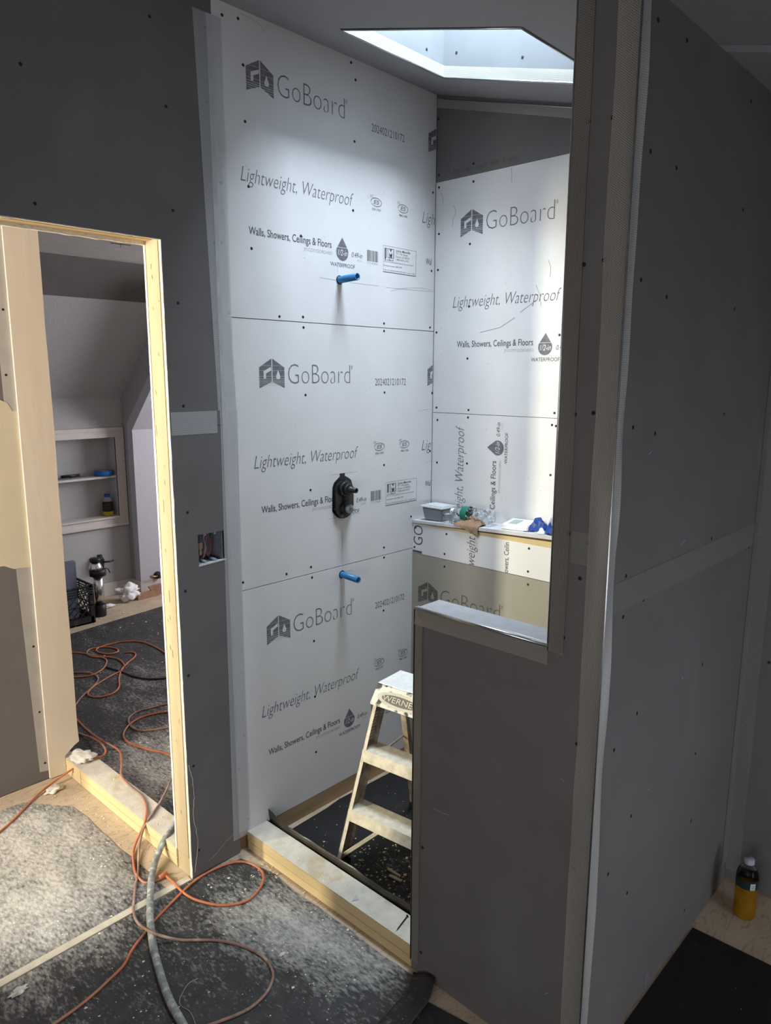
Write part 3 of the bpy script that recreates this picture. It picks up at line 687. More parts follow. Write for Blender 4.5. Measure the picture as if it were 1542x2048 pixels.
# ---- right side of the shower seen from outside: plane y = YC
wr = struct(MB().box(.02, XR + .1, YC + T_ + .0005, YC + .115, 0, 2.6).build('wall_right', WOODDK))
MB().box(.0, XR, YC, YC + T_, .004, 1.2335).build('board_panel', GRAY, wr)
MB().box(.0, XR, YC, YC + T_, 1.2355, 2.46).build('board_panel', GRAY, wr)
MB().box(.1, XR, YC + .103, YC + .115, .0, 2.6).build('board_panel', WHITE, wr)
RFc = Face((0, YC, 0), (1, 0, 0), (0, 0, 1), (0, -1, 0))
MB().strip((.012, YC, 1.200), (XR - .05, YC, 1.200), (0, 0, 1), .070, (0, -1, 0), lift=.001, n=60).build('joint_tape', TAPED, wr, False)
MB().strip((XR - .05, YC, .08), (XR - .05, YC, 2.45), (1, 0, 0), .05, (0, -1, 0), lift=.0015, wav=.002, n=80).build('joint_tape', TAPED, wr, False)
screws(wr, [(1316,40),(1374,81),(1301,303),(1353,336),(1502,202),(1282,560),(1333,594),(1486,420),(1266,855),(1310,867),(1448,828),(1469,618),(1252,1152),(1292,1145),(1423,1077),(1287,1200),(1246,1234),(1420,1130),(1498,1095),(1405,1329),(1274,1427),(1228,1500),(1391,1507),(1262,1632),(1382,1642),(1216,1748),(1254,1786),(1369,1820)], 1, YC, (0, -1, 0))
mb = MB()
def yc_(u, v): q = bp(u, v, 1, YC); return (q.x, q.z)
for s_ in ([(1296,910),(1303,903)], [(1362,1090),(1370,1080)], [(1290,1970),(1293,1955),(1296,1945)], [(1296,1580),(1298,1577)], [(1363,1355),(1366,1357)]): seg(mb, RFc, yc_, s_, .002)
mb.build('scuff', PRINTL, wr, False)
# ---- wall continuing to the right of it: plane x = XR
wx = struct(MB().box(XR + T_, XR + .12, -3.7, YC, 0, 2.5).build('wall_far_right', WOODDK))
MB().box(XR, XR + T_, -3.7, YC - .001, .012, 2.46).build('board_panel', DARKBOARD if False else GRAY, wx)
MB().strip((XR, YC - .001, .05), (XR, YC - .001, 2.45), (0, -1, 0), .045, (-1, 0, 0), lift=.0015, wav=.002, n=80, seed=4).build('joint_tape', TAPED, wx, False)
screws(wx, [(1491,1450),(1521,1075),(1538,1325)], 0, XR, (-1, 0, 0))
# ---- walls outside the frame that close the hall, with the side window and two added for fill
mb = MB(); mb.box(-2.72, -2.66, -3.7, -2.7, 0, 3).box(-2.72, -2.66, -1.5, .02, 0, 3).box(-2.72, -2.66, -2.7, -1.5, 0, .5).box(-2.72, -2.66, -2.7, -1.5, 1.7, 3).box(-2.72, -2.66, 1.5, 3.5, 0, 3).box(-2.72, -2.66, .02, 1.5, 0, .75).box(-2.72, -2.66, .02, 1.5, 2.35, 3)
struct(mb.build('wall_side', GRAY))
mb = MB(); mb.box(-2.7, -.4, -3.72, -3.66, 0, 2.3).box(.6, 1.2, -3.72, -3.66, 0, 2.3).box(-.4, .6, -3.72, -3.66, 0, .35).box(-.4, .6, -3.72, -3.66, 1.15, 2.3)
struct(mb.build('wall_behind', GRAY))
fr = MB().box(-.40, -.37, -3.7, -3.66, .35, 1.15).box(.57, .60, -3.7, -3.66, .35, 1.15).box(-.37, .57, -3.7, -3.66, .35, .38).box(-.37, .57, -3.7, -3.66, 1.12, 1.15).build('added_window_2', OLDWHITE); struct(fr)  # unseen window, added for the back fill lamp
box('pane', GLASS, (-.37, .57, -3.695, -3.69, .38, 1.12), fr)
for nm, (ya, yb, za, zb_) in (('window_3', (.02, 1.5, .75, 2.35)), ('added_window_4', (-2.7, -1.5, .5, 1.7))):  # first is the side window, second is added for the hall fill lamp
    fr = MB().box(-2.72, -2.66, ya, ya + .03, za, zb_).box(-2.72, -2.66, yb - .03, yb, za, zb_).box(-2.72, -2.66, ya + .03, yb - .03, za, za + .03).box(-2.72, -2.66, ya + .03, yb - .03, zb_ - .03, zb_).build(nm, OLDWHITE); struct(fr)
    box('pane', GLASS, (-2.70, -2.695, ya + .03, yb - .03, za + .03, zb_ - .03), fr)

# ---- the old room beyond the sill
YR, XCH, YB = 3.35, 1.335, 3.20
wrb = struct(MB().box(-.3, .30, YR, YR + .14, 0, 1.536).box(.30, 1.262, YR, YR + .14, 0, .62).box(.30, 1.262, YR, YR + .14, 1.236, 1.536).box(1.262, XCH, YR, YR + .14, 0, 1.536).box(.30, 1.262, YR + .12, YR + .14, .62, 1.236).build('wall_room_back', TEXW))
mb = MB(); mb.prism([(-.3, YR, 1.536), (-.3, 2.66, 2.20), (-.3, 2.70, 2.24), (-.3, YR + .05, 1.58)], (XCH + .3, 0, 0)); mb.build('sloped_panel', TEXW, wrb)
mb = MB(); mb.prism([(-.3, 2.665, 2.185), (-.3, 4.85 - RCZ, RCZ), (-.3, 4.93 - RCZ, RCZ), (-.3, 2.75, 2.23)], (2.6, 0, 0)); mb.build('board_panel', DARKBOARD, wrb)
# niche shelf and its moulding
MB().box(.30, 1.262, YR + .0, YR + .12, .925, .941).build('shelf', OLDWHITE, wrb)
MB().box(.30, 1.262, YR + .0, YR + .12, .612, .626).build('shelf', OLDWHITE, wrb)
def moulding(mb, x0, x1, z0, z1, inner):
    mb.box(x0, x1, YR - .014, YR, z0, z1, bev=.002)
mb = MB(); moulding(mb, .24, 1.325, 1.236, 1.310, 0); mb.box(.24, 1.33, YR - .024, YR, 1.285, 1.312, bev=.003); mb.box(.24, 1.28, YR - .019, YR, 1.237, 1.250, bev=.002); mb.build('niche_moulding', OLDWHITE, wrb)
mb = MB(); mb.box(1.262, 1.325, YR - .014, YR, .548, 1.236, bev=.002).box(1.302, 1.33, YR - .024, YR, .548, 1.29, bev=.003).box(1.262, 1.274, YR - .019, YR, .62, 1.237, bev=.002); mb.build('niche_moulding', OLDWHITE, wrb)
mb = MB(); mb.box(.24, 1.325, YR - .018, YR, .548, .622, bev=.002).box(.24, 1.33, YR - .030, YR, .548, .572, bev=.003).box(.24, 1.28, YR - .03, YR, .612, .626, bev=.002); mb.build('niche_moulding', OLDWHITE, wrb)
# cheek and knee wall
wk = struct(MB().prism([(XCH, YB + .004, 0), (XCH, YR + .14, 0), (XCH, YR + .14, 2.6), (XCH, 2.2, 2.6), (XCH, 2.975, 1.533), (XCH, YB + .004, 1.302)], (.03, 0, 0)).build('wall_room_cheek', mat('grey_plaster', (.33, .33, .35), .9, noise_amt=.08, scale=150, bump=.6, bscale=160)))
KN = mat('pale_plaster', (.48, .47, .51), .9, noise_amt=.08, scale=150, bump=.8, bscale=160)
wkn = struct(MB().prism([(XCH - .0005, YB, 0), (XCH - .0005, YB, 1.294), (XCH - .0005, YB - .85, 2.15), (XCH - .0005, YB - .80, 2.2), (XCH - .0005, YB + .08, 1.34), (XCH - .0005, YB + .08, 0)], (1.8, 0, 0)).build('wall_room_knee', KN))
struct(box('wall_room_side', TEXW, (3.0, 3.06, .1, 3.4, 0, .95))); struct(box('wall_room_side', TEXW, (3.0, 3.06, .1, 3.4, 2.05, 2.6)))
struct(MB().box(3.0, 3.06, .1, 1.35, .95, 2.05).box(3.0, 3.06, 2.45, 3.4, .95, 2.05).build('wall_room_side', TEXW))
struct(box('wall_bay_end', TEXW, (-2.72, -.34, 3.46, 3.52, 0, 2.5)))
struct(box('wall_room_left', TEXW, (-.34, -.30, YL + .11, 3.5, 0, 2.6)))
struct(box('wall_room_front', TEXW, (1.15, 3.05, .0, .10, 0, 2.8)))
struct(box('baseboard_back', OLDWHITE, (-.3, XCH, YR - .016, YR - .001, 0, .105), bev=.003))
struct(box('baseboard_cheek', OLDWHITE, (XCH - .015, XCH, YB - .015, YR - .016, 0, .105), bev=.003))
struct(box('baseboard_knee', OLDWHITE, (XCH - .014, 3.0, YB - .0155, YB - .001, 0, .105), bev=.003))
# bare strip of old floor where the wall plate was, and plywood strip under the sill
struct(MB().box(-1.1, -.236, -.0005, .027, .0002, .0045).build('trim_1', mat('pale_strip', (.52, .47, .38), .8, noise_amt=.12, scale=30)))
# ================================================================== THINGS
def lumber(name, m, dims, par, bev=.002): return MB().box(*dims, bev=bev).build(name, m, par)
# shower curb
curb = thing('shower_curb', 'wooden shower curb of stacked boards with dusty top, between printed wall and half wall', 'curb')
lumber('board', WOODY, (.001, .0905, YH + .001, -.002, .0005, .034), curb)
lumber('board', WOODY, (0, .0909, YH + .001, -.001, .0355, .0705), curb)
MB().box(.001, .0905, YH + .001, -.001, .0705, .0722).build('dust_layer', DUSTTOP, curb)
# sill plate in the doorway on the left
sill = thing('sill_plate', 'wooden sill plate of stacked boards crossing the left doorway under the orange cords', 'sill')
lumber('board', WOODY, (XJ, XJ + .098, .099, YL - .012, .0005, .0350), sill)
lumber('board', WOODY, (XJ, XJ + .098, .099, YL - .012, .0365, .0700), sill)
MB().box(XJ + .001, XJ + .097, .099, YL - .012, .0700, .0716).build('dust_layer', DUSTTOP, sill)
# pencil mark / crack in the sill near the column
mb = MB(); mb.box(XJ - .0006, XJ + .0002, .853, .856, .001, .069); mb.build('cut_line', WOODDK, sill)
# membrane upstand behind the curb
mb = MB(); n = 40
rows = []
for i in range(n + 1):
    t = i / n; y = -.004 - t * .80; row = []
    for j in range(7):
        s_ = j / 6
        x = .0990 + .010 * (1 - s_) ** 2 + .004 * noise.noise(Vector((y * 9, s_, 1)))
        z = .003 + s_ * (.098 + .010 * noise.noise(Vector((y * 6, 0, 4)))) + (.018 * max(0, 1 - t * 14) * s_)
        if s_ > .8: x -= .007 * noise.noise(Vector((y * 14, 2, 2))) + .003
        row.append(mb.bm.verts.new((x, y, z)))
    rows.append(row)
for i in range(n):
    for j in range(6):
        f = mb.bm.faces.new((rows[i][j], rows[i + 1][j], rows[i + 1][j + 1], rows[i][j + 1])); f.smooth = True
me_ = mb.build('membrane_upstand', MEMB); so = me_.modifiers.new('s', 'SOLIDIFY'); so.thickness = .0015; so.offset = 1
tag(me_, 'dark brown membrane strip folded up against the inside of the shower curb', 'membrane')
# edge of the sheet curling up at the foot of the half wall
mb = MB(); rows = []
for i in range(31):
    t = i / 30; x = -.008 - .40 * t; ye = -.885 - .020 * min(1, t * 8) - .055 * t + .006 * noise.noise(Vector((t * 7, 3, 0))); H_ = .026 * (1 - t) ** 1.5 + .003; row = []
    for j in range(10):
        s_ = j / 9; a_ = s_ * math.pi * .95
        row.append(mb.bm.verts.new((x, ye + .07 - .07 * min(1, s_ * 1.6) - (.012 * math.sin(a_) if s_ > .5 else 0), .0026 + H_ * math.sin(min(a_, math.pi * .5)) ** 2 * (1 if s_ < .62 else 1 - (s_ - .62) * 1.6))))
    rows.append(row)
for i in range(30):
    for j in range(9): mb.bm.faces.new((rows[i][j], rows[i + 1][j], rows[i + 1][j + 1], rows[i][j + 1])).smooth = True
o = mb.build('underlayment_flap', UNDER2); so = o.modifiers.new('s', 'SOLIDIFY'); so.thickness = .0015
tag(o, 'curled edge of black underlayment pushed up against the foot of the half wall', 'floor covering')
# plate behind the shower wall
o = lumber('bottom_plate', mat('plate_lumber', (.40, .27, .15), .7, noise_amt=.25, scale=14, stretch=(.15, 1, 1)), (.103, .90, .0005, .0120, .0005, .0655), None, bev=.001)
tag(o, 'brown bottom plate showing under the printed shower wall board', 'lumber')
# screw lying on the curb
sc_ = thing('loose_screw', 'black screw lying loose on top of the shower curb beside the half wall', 'screw')
p0, p1 = Vector((.079, -.713, .0755)), Vector((.012, -.728, .0745))
MB().tube([p0.lerp(p1, t) for t in (0, .2, .8, 1)], .002, 8, radii=[.0019, .0021, .0019, .0004]).build('shank', HOLE, sc_)
mb = MB(); d_ = (p0 - p1).normalized(); mb.lathe(p0, d_, [(.0018, -.003), (.0045, .0), (.0045, .0008)], 12); mb.build('head', HOLE, sc_)

# ---- corner beads
def bead(label, p0, p1, d1, w1_, n1, d2, w2_, n2, flm, nose=METAL, r=.0022, wav=.003, lift=.001, group='metal corner beads', seed=0, lift2=None):
    t = thing('corner_bead', label, 'corner bead', group)
    P0, P1 = Vector(p0), Vector(p1)
    off = (Vector(n1).normalized() + Vector(n2).normalized()) * .0015
    MB().tube([P0 + off, P0.lerp(P1, .5) + off, P1 + off], r, 8).build('nose', nose, t)
    if w1_: MB().strip(P0 + Vector(n1).normalized() * .001, P1 + Vector(n1).normalized() * .001, d1, w1_, n1, lift=lift, wav=wav, n=120, seed=seed).build('flange', flm, t, False)
    if w2_ and w2_ == .030: flm = BEADLT
    if w2_: MB().strip(P0 + Vector(n2).normalized() * .001, P1 + Vector(n2).normalized() * .001, d2, w2_, n2, lift=lift, wav=wav if lift2 is None else lift2, n=120, seed=seed + 7).build('flange', flm, t, False)
    return t
bead('tall metal corner bead with perforated flanges on the outer corner of the grey post', (0, YC, .0), (0, YC, 2.44), (0, 1, 0), .046, (-1, 0, 0), (1, 0, 0), .030, (0, -1, 0), BEADFL, wav=.006, seed=1)
bead('vertical corner bead along the shower-side edge of the grey post', (0, YP, ZH - .01), (0, YP, 2.45), (0, -1, 0), .040, (-1, 0, 0), (1, 0, 0), .03, (0, 1, 0), BEADBK, wav=.004, seed=2)
bead('silvery corner bead along the front edge of the half wall top', (0, YP, ZH), (0, YH, ZH), (0, 0, -1), .044, (-1, 0, 0), (1, 0, 0), .012, (0, 0, 1), BEADFL, r=.0048, wav=.004, seed=3)
bead('dark corner bead down the free end of the half wall', (0, YH, .03), (0, YH, ZH), (0, -1, 0), .028, (-1, 0, 0), (1, 0, 0), .02, (0, 1, 0), BEADBK, nose=BLACK, wav=.002, seed=4)
nb = (-1, 0, 0)
bead('dusty corner bead along the top of the back wall under the sloped ceiling', (XB - .001, -.003, cz(-.003) - .012), (XB - .001, -1.2, cz(-1.2) - .012), (0, 0, -1), .036, (-1, 0, 0), (-1, 0, 0), .012, (0, -.27, -.96), BEADFL, r=.002, wav=.003, seed=5)
E0 = .0025
for i, (q0, q1, dd, lab) in enumerate((((a, c), (a, d), (-1, 0, 0), 'near left'), ((a, d), (b, d), (0, 1, .2769), 'left'), ((b, c), (b, d), (1, 0, 0), 'back'), ((a, c), (b, c), (0, -1, -.2769), 'right'))):
    A_ = Vector((q0[0], q0[1], cz(q0[1]))); B_ = Vector((q1[0], q1[1], cz(q1[1])))
    t = thing('corner_bead', {'near left': 'dark corner bead on the camera-side edge of the skylight opening', 'left': 'bright corner bead on the skylight edge nearest the printed wall', 'back': 'bright corner bead on the skylight edge nearest the back wall', 'right': 'wavy corner bead on the skylight edge behind the grey post'}[lab], 'corner bead', 'skylight corner beads')
    nn = Vector((0, .267, -.964))
    MB().tube([A_ + nn * .002, A_.lerp(B_, .5) + nn * .002, B_ + nn * .002], .003, 8).build('nose', METAL, t)
    inw = {'near left': (1, 0, 0), 'left': (0, -1, 0), 'back': (-1, 0, 0), 'right': (0, 1, 0)}[lab]
    MB().strip(A_ + Vector(inw) * .001, B_ + Vector(inw) * .001, (0, 0, 1), .035, inw, lift=.001, wav=.002, n=40, seed=i).build('flange', BEADFL, t, False)
screwsh = sh
for (u, v) in ((872, 112), (913, 105), (1045, 114)):
    q = bp(u, v, 0, b); screw(sh, q + Vector((-.0005, 0, 0)), (-1, 0, 0))
screw(sh, (.40, d - .0005, 2.84), (0, -1, 0)); screw(sh, (.66, d - .0005, 2.80), (0, -1, 0))

# ---- pipe stubs
def pipe(label, u0, v0, u1, v1, r=.0125):
    t = thing('water_pipe', label, 'pipe', 'blue pipe stubs')
    p0 = bp(u0, v0, 1, 0)
    # the free end: direction straight out of the wall, tilted as seen
    best = None
    for k in range(30, 160, 2):
        y = -k / 1000; q = bp(u1, v1, 1, y)
        if best is None or abs(((q - p0).x)) < best[0]: best = (abs((q - p0).x), q)
    p1 = best[1]; ax = (p1 - p0).normalized(); Ln = (p1 - p0).length
    MB().lathe(p0 - ax * .02, ax, [(r, 0), (r, Ln + .02), (r - .003, Ln + .02), (r - .003, Ln - .05)], 24, caps=False).build('tube', BLUE, t)
    MB().lathe(p0 + ax * (Ln - .05), ax, [(r - .0031, 0), (0.0001, .0005)], 20, caps=False).build('bore', BLACK, t)
    MB().lathe(p0 + Vector((0, 0.0002, 0)), (0, -1, 0), [(r + .004, 0), (r + .004, .0010), (r - .001, .0012)], 20, caps=False).build('wall_hole', STAIN if False else BLACK, t)
    return t
pipe('blue water pipe stub sticking out below the upper drop symbol', 679, 560, 715, 553)
pipe('blue water pipe stub sticking out low on the wall, below the black valve', 684, 1149, 717, 1160)
# drip stains under pipes
# ---- mixing valve
vt = thing('mixing_valve', 'black rough-in mixing valve set in an oblong cutout of the printed wall', 'valve')
VC = bp(685, 995, 1, 0)
def oblong(mb, cx, cz_, w, h, y0, y1, seg=10, jag=0):
    pts = []; r = w / 2
    for k in range(seg + 1):
        a_ = math.pi * k / seg; pts.append((cx + r * math.cos(a_), cz_ + h / 2 - r + r * math.sin(a_)))
    for k in range(seg + 1):
        a_ = math.pi + math.pi * k / seg; pts.append((cx + r * math.cos(a_), cz_ - h / 2 + r + r * math.sin(a_)))
    if jag: pts = [(x + jag * noise.noise(Vector((x * 40, z * 40, 0))), z + jag * noise.noise(Vector((x * 40, z * 40, 5)))) for x, z in pts]
    mb.prism([(x, y0, z) for x, z in pts], (0, y1 - y0, 0)); return mb
mb = MB(); oblong(mb, VC.x, VC.z, .107, .168, -.0015, .0, jag=.006); mb.box(VC.x - .014, VC.x + .012, -.0014, 0, VC.z + .07, VC.z + .094); mb.build('cutout', BLACK, vt)
VB = mat('valve_black', (.02, .02, .024), .4, noise_amt=.3, scale=50, bump=.5, bscale=90); mix_noise(VB, (.25, .25, .28), 35, .62, .72)
mb = MB(); oblong(mb, VC.x - .002, VC.z - .004, .088, .142, -.012, -.001); mb.build('body_plate', VB, vt)
mb = MB(); oblong(mb, VC.x - .002, VC.z - .004, .094, .148, -.015, -.0125)
mb.build('rim', VB, vt)
def cylY(mb, cx, cz_, r, y0, y1, seg=24): mb.lathe((cx, y0, cz_), (0, -1, 0), [(r, 0), (r, y0 - y1 - .002), (r - .002, y0 - y1)], seg)
mb = MB(); cylY(mb, VC.x - .004, VC.z + .036, .030, -.012, -.030); cylY(mb, VC.x - .004, VC.z + .036, .022, -.030, -.045); mb.build('upper_port', VB, vt)
mb = MB(); mb.lathe((VC.x - .004, -.045, VC.z + .036), (0.05, -1, -.02), [(.0135, 0), (.0135, .012), (.010, .013), (.010, .034), (.0075, .034), (.0075, .02)], 20, caps=False); mb.build('diverter_stem', VB, vt)
mb = MB(); mb.lathe((VC.x - .004, -.058, VC.z + .0354), (0.05, -1, -.02), [(.0076, 0), (.0001, .001)], 16, caps=False); mb.build('bore', HOLE, vt)
mb = MB(); mb.lathe((VC.x - .002, -.0155, VC.z - .002), (0, -1, 0), [(.017, 0), (.017, .0008), (.0001, .0009)], 20, caps=False); mb.build('bore', HOLE, vt)
mb = MB(); cylY(mb, VC.x + .002, VC.z - .040, .028, -.012, -.024); cylY(mb, VC.x + .002, VC.z - .040, .023, -.024, -.028); mb.build('lower_port', VB, vt)
GP = mat('grey_cartridge', (.34, .37, .38), .4, noise_amt=.1)
mb = MB(); cylY(mb, VC.x + .002, VC.z - .040, .0165, -.028, -.046, 10); mb.build('cartridge', GP, vt)
mb = MB(); cylY(mb, VC.x + .002, VC.z - .040, .006, -.046, -.066, 8); mb.build('spindle', GP, vt)
for dx, dz in ((-.030, .020), (-.033, -.012), (.03, .016), (.026, -.018), (-.026, -.045), (.03, -.05)): MB().lathe((VC.x + dx, -.0125, VC.z + dz), (0, -1, 0), [(.0035, 0), (.0035, .002), (.0015, .0025)], 8).build('bolt', GP, vt)

# ---- electrical box
eb = thing('electrical_box', 'open blue-grey electrical box with loose wires in the grey wall strip', 'electrical box')
EBM = mat('box_plastic', (.22, .24, .28), .5, noise_amt=.1); y1e = .075
mb = MB(); th = .0025
mb.box(bx0, bx1, .004, y1e, bz0, bz0 + th).box(bx0, bx1, .004, y1e, bz1 - th, bz1).box(bx0, bx0 + th, .004, y1e, bz0, bz1).box(bx1 - .014, bx1 - .0115, .004, y1e, bz0, bz1).box(bx0, bx1, y1e, y1e + th, bz0, bz1)
mb.build('shell', EBM, eb)
BOSS = mat('boss', (.32, .36, .42), .5)
for xx in (bx0 + .030, bx0 + .068):
    MB().lathe((xx, .004, bz0 + .007), (0, 1, 0), [(.005, 0), (.005, .05)], 12).build('screw_boss', BOSS, eb); MB().lathe((xx, .0045, bz1 - .006), (0, 1, 0), [(.004, 0), (.004, .012)], 10).build('screw_boss', BOSS, eb)
mb = MB().prism([(bx0 - .002, -.001, bz0 - .003), (bx1 + .001, -.001, bz0 + .002), (bx1, -.001, bz0 + .006), (bx0, -.001, bz0 + .002)], (0, .012, 0)); mb.build('cut_edge', mat('board_core', (.6, .62, .64), .8), eb)
def loop(cx, y, cz_, rx, rz, t0, t1, wob, seed, n=22):
    return [Vector((cx + rx * math.cos(t0 + (t1 - t0) * k / n) + wob * noise.noise(Vector((k * .3, seed, 0))), y + .01 * noise.noise(Vector((k * .2, seed, 3))), cz_ + rz * math.sin(t0 + (t1 - t0) * k / n))) for k in range(n + 1)]
mb = MB()
for i in range(4): mb.tube(loop(bx0 + .056 + i * .003, .03 + i * .004, bz0 + .052, .011 + .001 * i, .034 - .003 * i, i, i + 8, .004, i), .0007, 6)
mb.tube(loop(bx0 + .024, .03, bz0 + .045, .026, .028, 3.4, 6.4, .003, 8), .0007, 6); mb.build('red_wires', PINKW, eb)
mb = MB()
for i in range(4): mb.tube(loop(bx0 + .030 + i * .003, .026 + i * .005, bz0 + .06, .012, .045 - .004 * i, -1.4 + i * .1, 1.6, .004, i + 20), .0012, 6)
mb.build('grey_wires', GREYW, eb)
MB().box(bx0 + .014, bx0 + .030, .020, .034, bz0 + .048, bz0 + .070, bev=.002).box(bx0 + .018, bx0 + .026, .022, .030, bz0 + .028, bz0 + .050, bev=.001).build('connector', mat('tan_plug', (.42, .30, .18), .6), eb)

# ---- stepladder (local frame: d along the steps, n towards the rear legs)
lad = thing('stepladder', 'dusty pale stepladder with dark badge on its cap, standing inside the shower', 'ladder')
LD = Vector((.11, -.994, 0)).normalized(); LN = Vector((.994, .11, 0)).normalized(); LO = Vector((.118, -.332, 0)); ZU = Vector((0, 0, 1))
def lp(a_, n_, z_): return LO + LD * a_ + LN * n_ + ZU * z_
HT = .655; WB = .44
def lean(z): return .318 * z               # front rails lean back
def inn(z): return .06 * z                 # rails narrow upwards
def obox(mb, pts8): # hexahedron from 8 points (bottom 4, top 4)
    v = [mb.bm.verts.new(p) for p in pts8]
    for f in ((0, 1, 2, 3), (7, 6, 5, 4), (0, 4, 5, 1), (1, 5, 6, 2), (2, 6, 7, 3), (3, 7, 4, 0)): mb.bm.faces.new([v[i] for i in f])
def rail(name, side, m1, m2):
    sgn = 1 if side == 0 else -1
    def e(z): return inn(z) if side == 0 else WB - inn(z)
    # channel: front flange + web
    z0, z1_ = 0.012, .60
    mb = MB()
    obox(mb, [lp(e(z0), lean(z0), z0), lp(e(z0) + sgn * .016, lean(z0), z0), lp(e(z0) + sgn * .016, lean(z0) + .003, z0), lp(e(z0), lean(z0) + .003, z0),
              lp(e(z1_), lean(z1_), z1_), lp(e(z1_) + sgn * .016, lean(z1_), z1_), lp(e(z1_) + sgn * .016, lean(z1_) + .003, z1_), lp(e(z1_), lean(z1_) + .003, z1_)])
    o = mb.build(name, m1, lad)
    mb = MB(); w0, w1__ = .062, .062
    obox(mb, [lp(e(z0), lean(z0), z0), lp(e(z0) + sgn * .003, lean(z0), z0), lp(e(z0) + sgn * .003, lean(z0) + w0, z0), lp(e(z0), lean(z0) + w0, z0),
              lp(e(z1_), lean(z1_), z1_), lp(e(z1_) + sgn * .003, lean(z1_), z1_), lp(e(z1_) + sgn * .003, lean(z1_) + w1__, z1_), lp(e(z1_), lean(z1_) + w1__, z1_)])
    obox(mb, [lp(e(z0), lean(z0) + w0 - .003, z0), lp(e(z0) + sgn * .016, lean(z0) + w0 - .003, z0), lp(e(z0) + sgn * .016, lean(z0) + w0, z0), lp(e(z0), lean(z0) + w0, z0),
              lp(e(z1_), lean(z1_) + w0 - .003, z1_), lp(e(z1_) + sgn * .016, lean(z1_) + w0 - .003, z1_), lp(e(z1_) + sgn * .016, lean(z1_) + w0, z1_), lp(e(z1_), lean(z1_) + w0, z1_)])
    mb.build('rail_web', m2, o)
    mb = MB(); f = e(0); lo_, hi_ = (f - .003, f + .022) if side == 0 else (f - .022, f + .003)
    obox(mb, [lp(lo_, -.006, 0.003), lp(hi_, -.006, 0.003), lp(hi_, .070, 0.003), lp(lo_, .070, 0.003), lp(lo_, 0, .035), lp(hi_, 0, .035), lp(hi_, .074, .035), lp(lo_, .074, .035)])
    mb.build('foot', BLACK, o)
rail('front_rail', 0, LADDER, LADDERIN); rail('front_rail', 1, LADDER, LADDERIN)
for zb in (.188, .388):
    zt = zb + .037; mb = MB(); a0, a1 = inn(zt) + .003, WB - inn(zt) - .003
    obox(mb, [lp(a0, lean(zb) - .001, zb), lp(a1, lean(zb) - .001, zb), lp(a1, lean(zb) + .002, zb), lp(a0, lean(zb) + .002, zb), lp(a0, lean(zt) - .003, zt), lp(a1, lean(zt) - .003, zt), lp(a1, lean(zt) + .075, zt), lp(a0, lean(zt) + .075, zt)])
    mb.build('step', LADDER, lad)
# cap: tapered moulded top with a front skirt and badge
zc0, zc1 = .578, HT
fr0, fr1 = lean(zc0) - .008, lean(zc0) + .018
CW0, CW1 = inn(.58) - .012, inn(.6) + .006
DB = .135; mb = MB()
obox(mb, [lp(CW0, fr0, zc0), lp(WB - CW0, fr0, zc0), lp(WB - CW0, fr0 + DB + .05, zc0), lp(CW0, fr0 + DB + .05, zc0),
          lp(CW1, fr1, zc1), lp(WB - CW1, fr1, zc1), lp(WB - CW1, fr1 + DB, zc1), lp(CW1, fr1 + DB, zc1)])
bmesh.ops.bevel(mb.bm, geom=list(mb.bm.edges), offset=.004, segments=2, affect='EDGES')
cap = mb.build('cap', CAP, lad)
mb = MB(); obox(mb, [lp(CW1 + .001, fr1 + .001, zc1 - .001), lp(WB - CW1 - .001, fr1 + .001, zc1 - .001), lp(WB - CW1 - .001, fr1 + DB - .001, zc1 - .001), lp(CW1 + .001, fr1 + DB - .001, zc1 - .001),
          lp(CW1 + .003, fr1 + .003, zc1 + .002), lp(WB - CW1 - .003, fr1 + .003, zc1 + .002), lp(WB - CW1 - .003, fr1 + DB - .003, zc1 + .002), lp(CW1 + .003, fr1 + DB - .003, zc1 + .002)])
mb.build('dust_layer', CAPTOP, cap)
# badge on the skirt
fv = (lp(0, fr1, zc1) - lp(0, fr0, zc0)).normalized(); fn = LD.cross(fv).normalized()
if fn.dot(LN) > 0: fn = -fn
bc = lp(.150, (fr0 + fr1) / 2, (zc0 + zc1) / 2 - .002)
mb = MB(); R1, R2, n = .098, .026, 40
for k in range(n):
    t0, t1 = 2 * math.pi * k / n, 2 * math.pi * (k + 1) / n
    def q(t, s1, s2): return bc + LD * (R1 * s1 * math.cos(t)) + fv * (R2 * s2 * math.sin(t)) + fn * .0022
    mb.poly([q(t0, 1, 1), q(t1, 1, 1), q(t1, .80, .66), q(t0, .80, .66)])
mb.build('badge_ring', DUSTTOP, cap, False)
mb = MB(); mb.poly([bc + LD * (R1 * .80 * math.cos(2 * math.pi * k / 32)) + fv * (R2 * .66 * math.sin(2 * math.pi * k / 32)) + fn * .0020 for k in range(32)]); mb.build('badge_field', BLACK, cap, False)
mb = MB(); letter(mb, 'WERNER', bc - LD * .072 - fv * .009 + fn * .003, LD, fv, .144, .020, .0, .15); ob = mb.build('badge_lettering', DUSTTOP, cap, False)
# paper label on the web
mb = MB()
for i in range(9):
    z_ = .45 + i * .011; e_ = inn(z_) + .0034; mb.prism([lp(e_, lean(z_) + .012, z_), lp(e_, lean(z_) + .040, z_), lp(e_, lean(z_) + .041, z_ + .0035), lp(e_, lean(z_) + .013, z_ + .0035)], LD * .0004)
mb.build('warning_label', PAPER, lad)
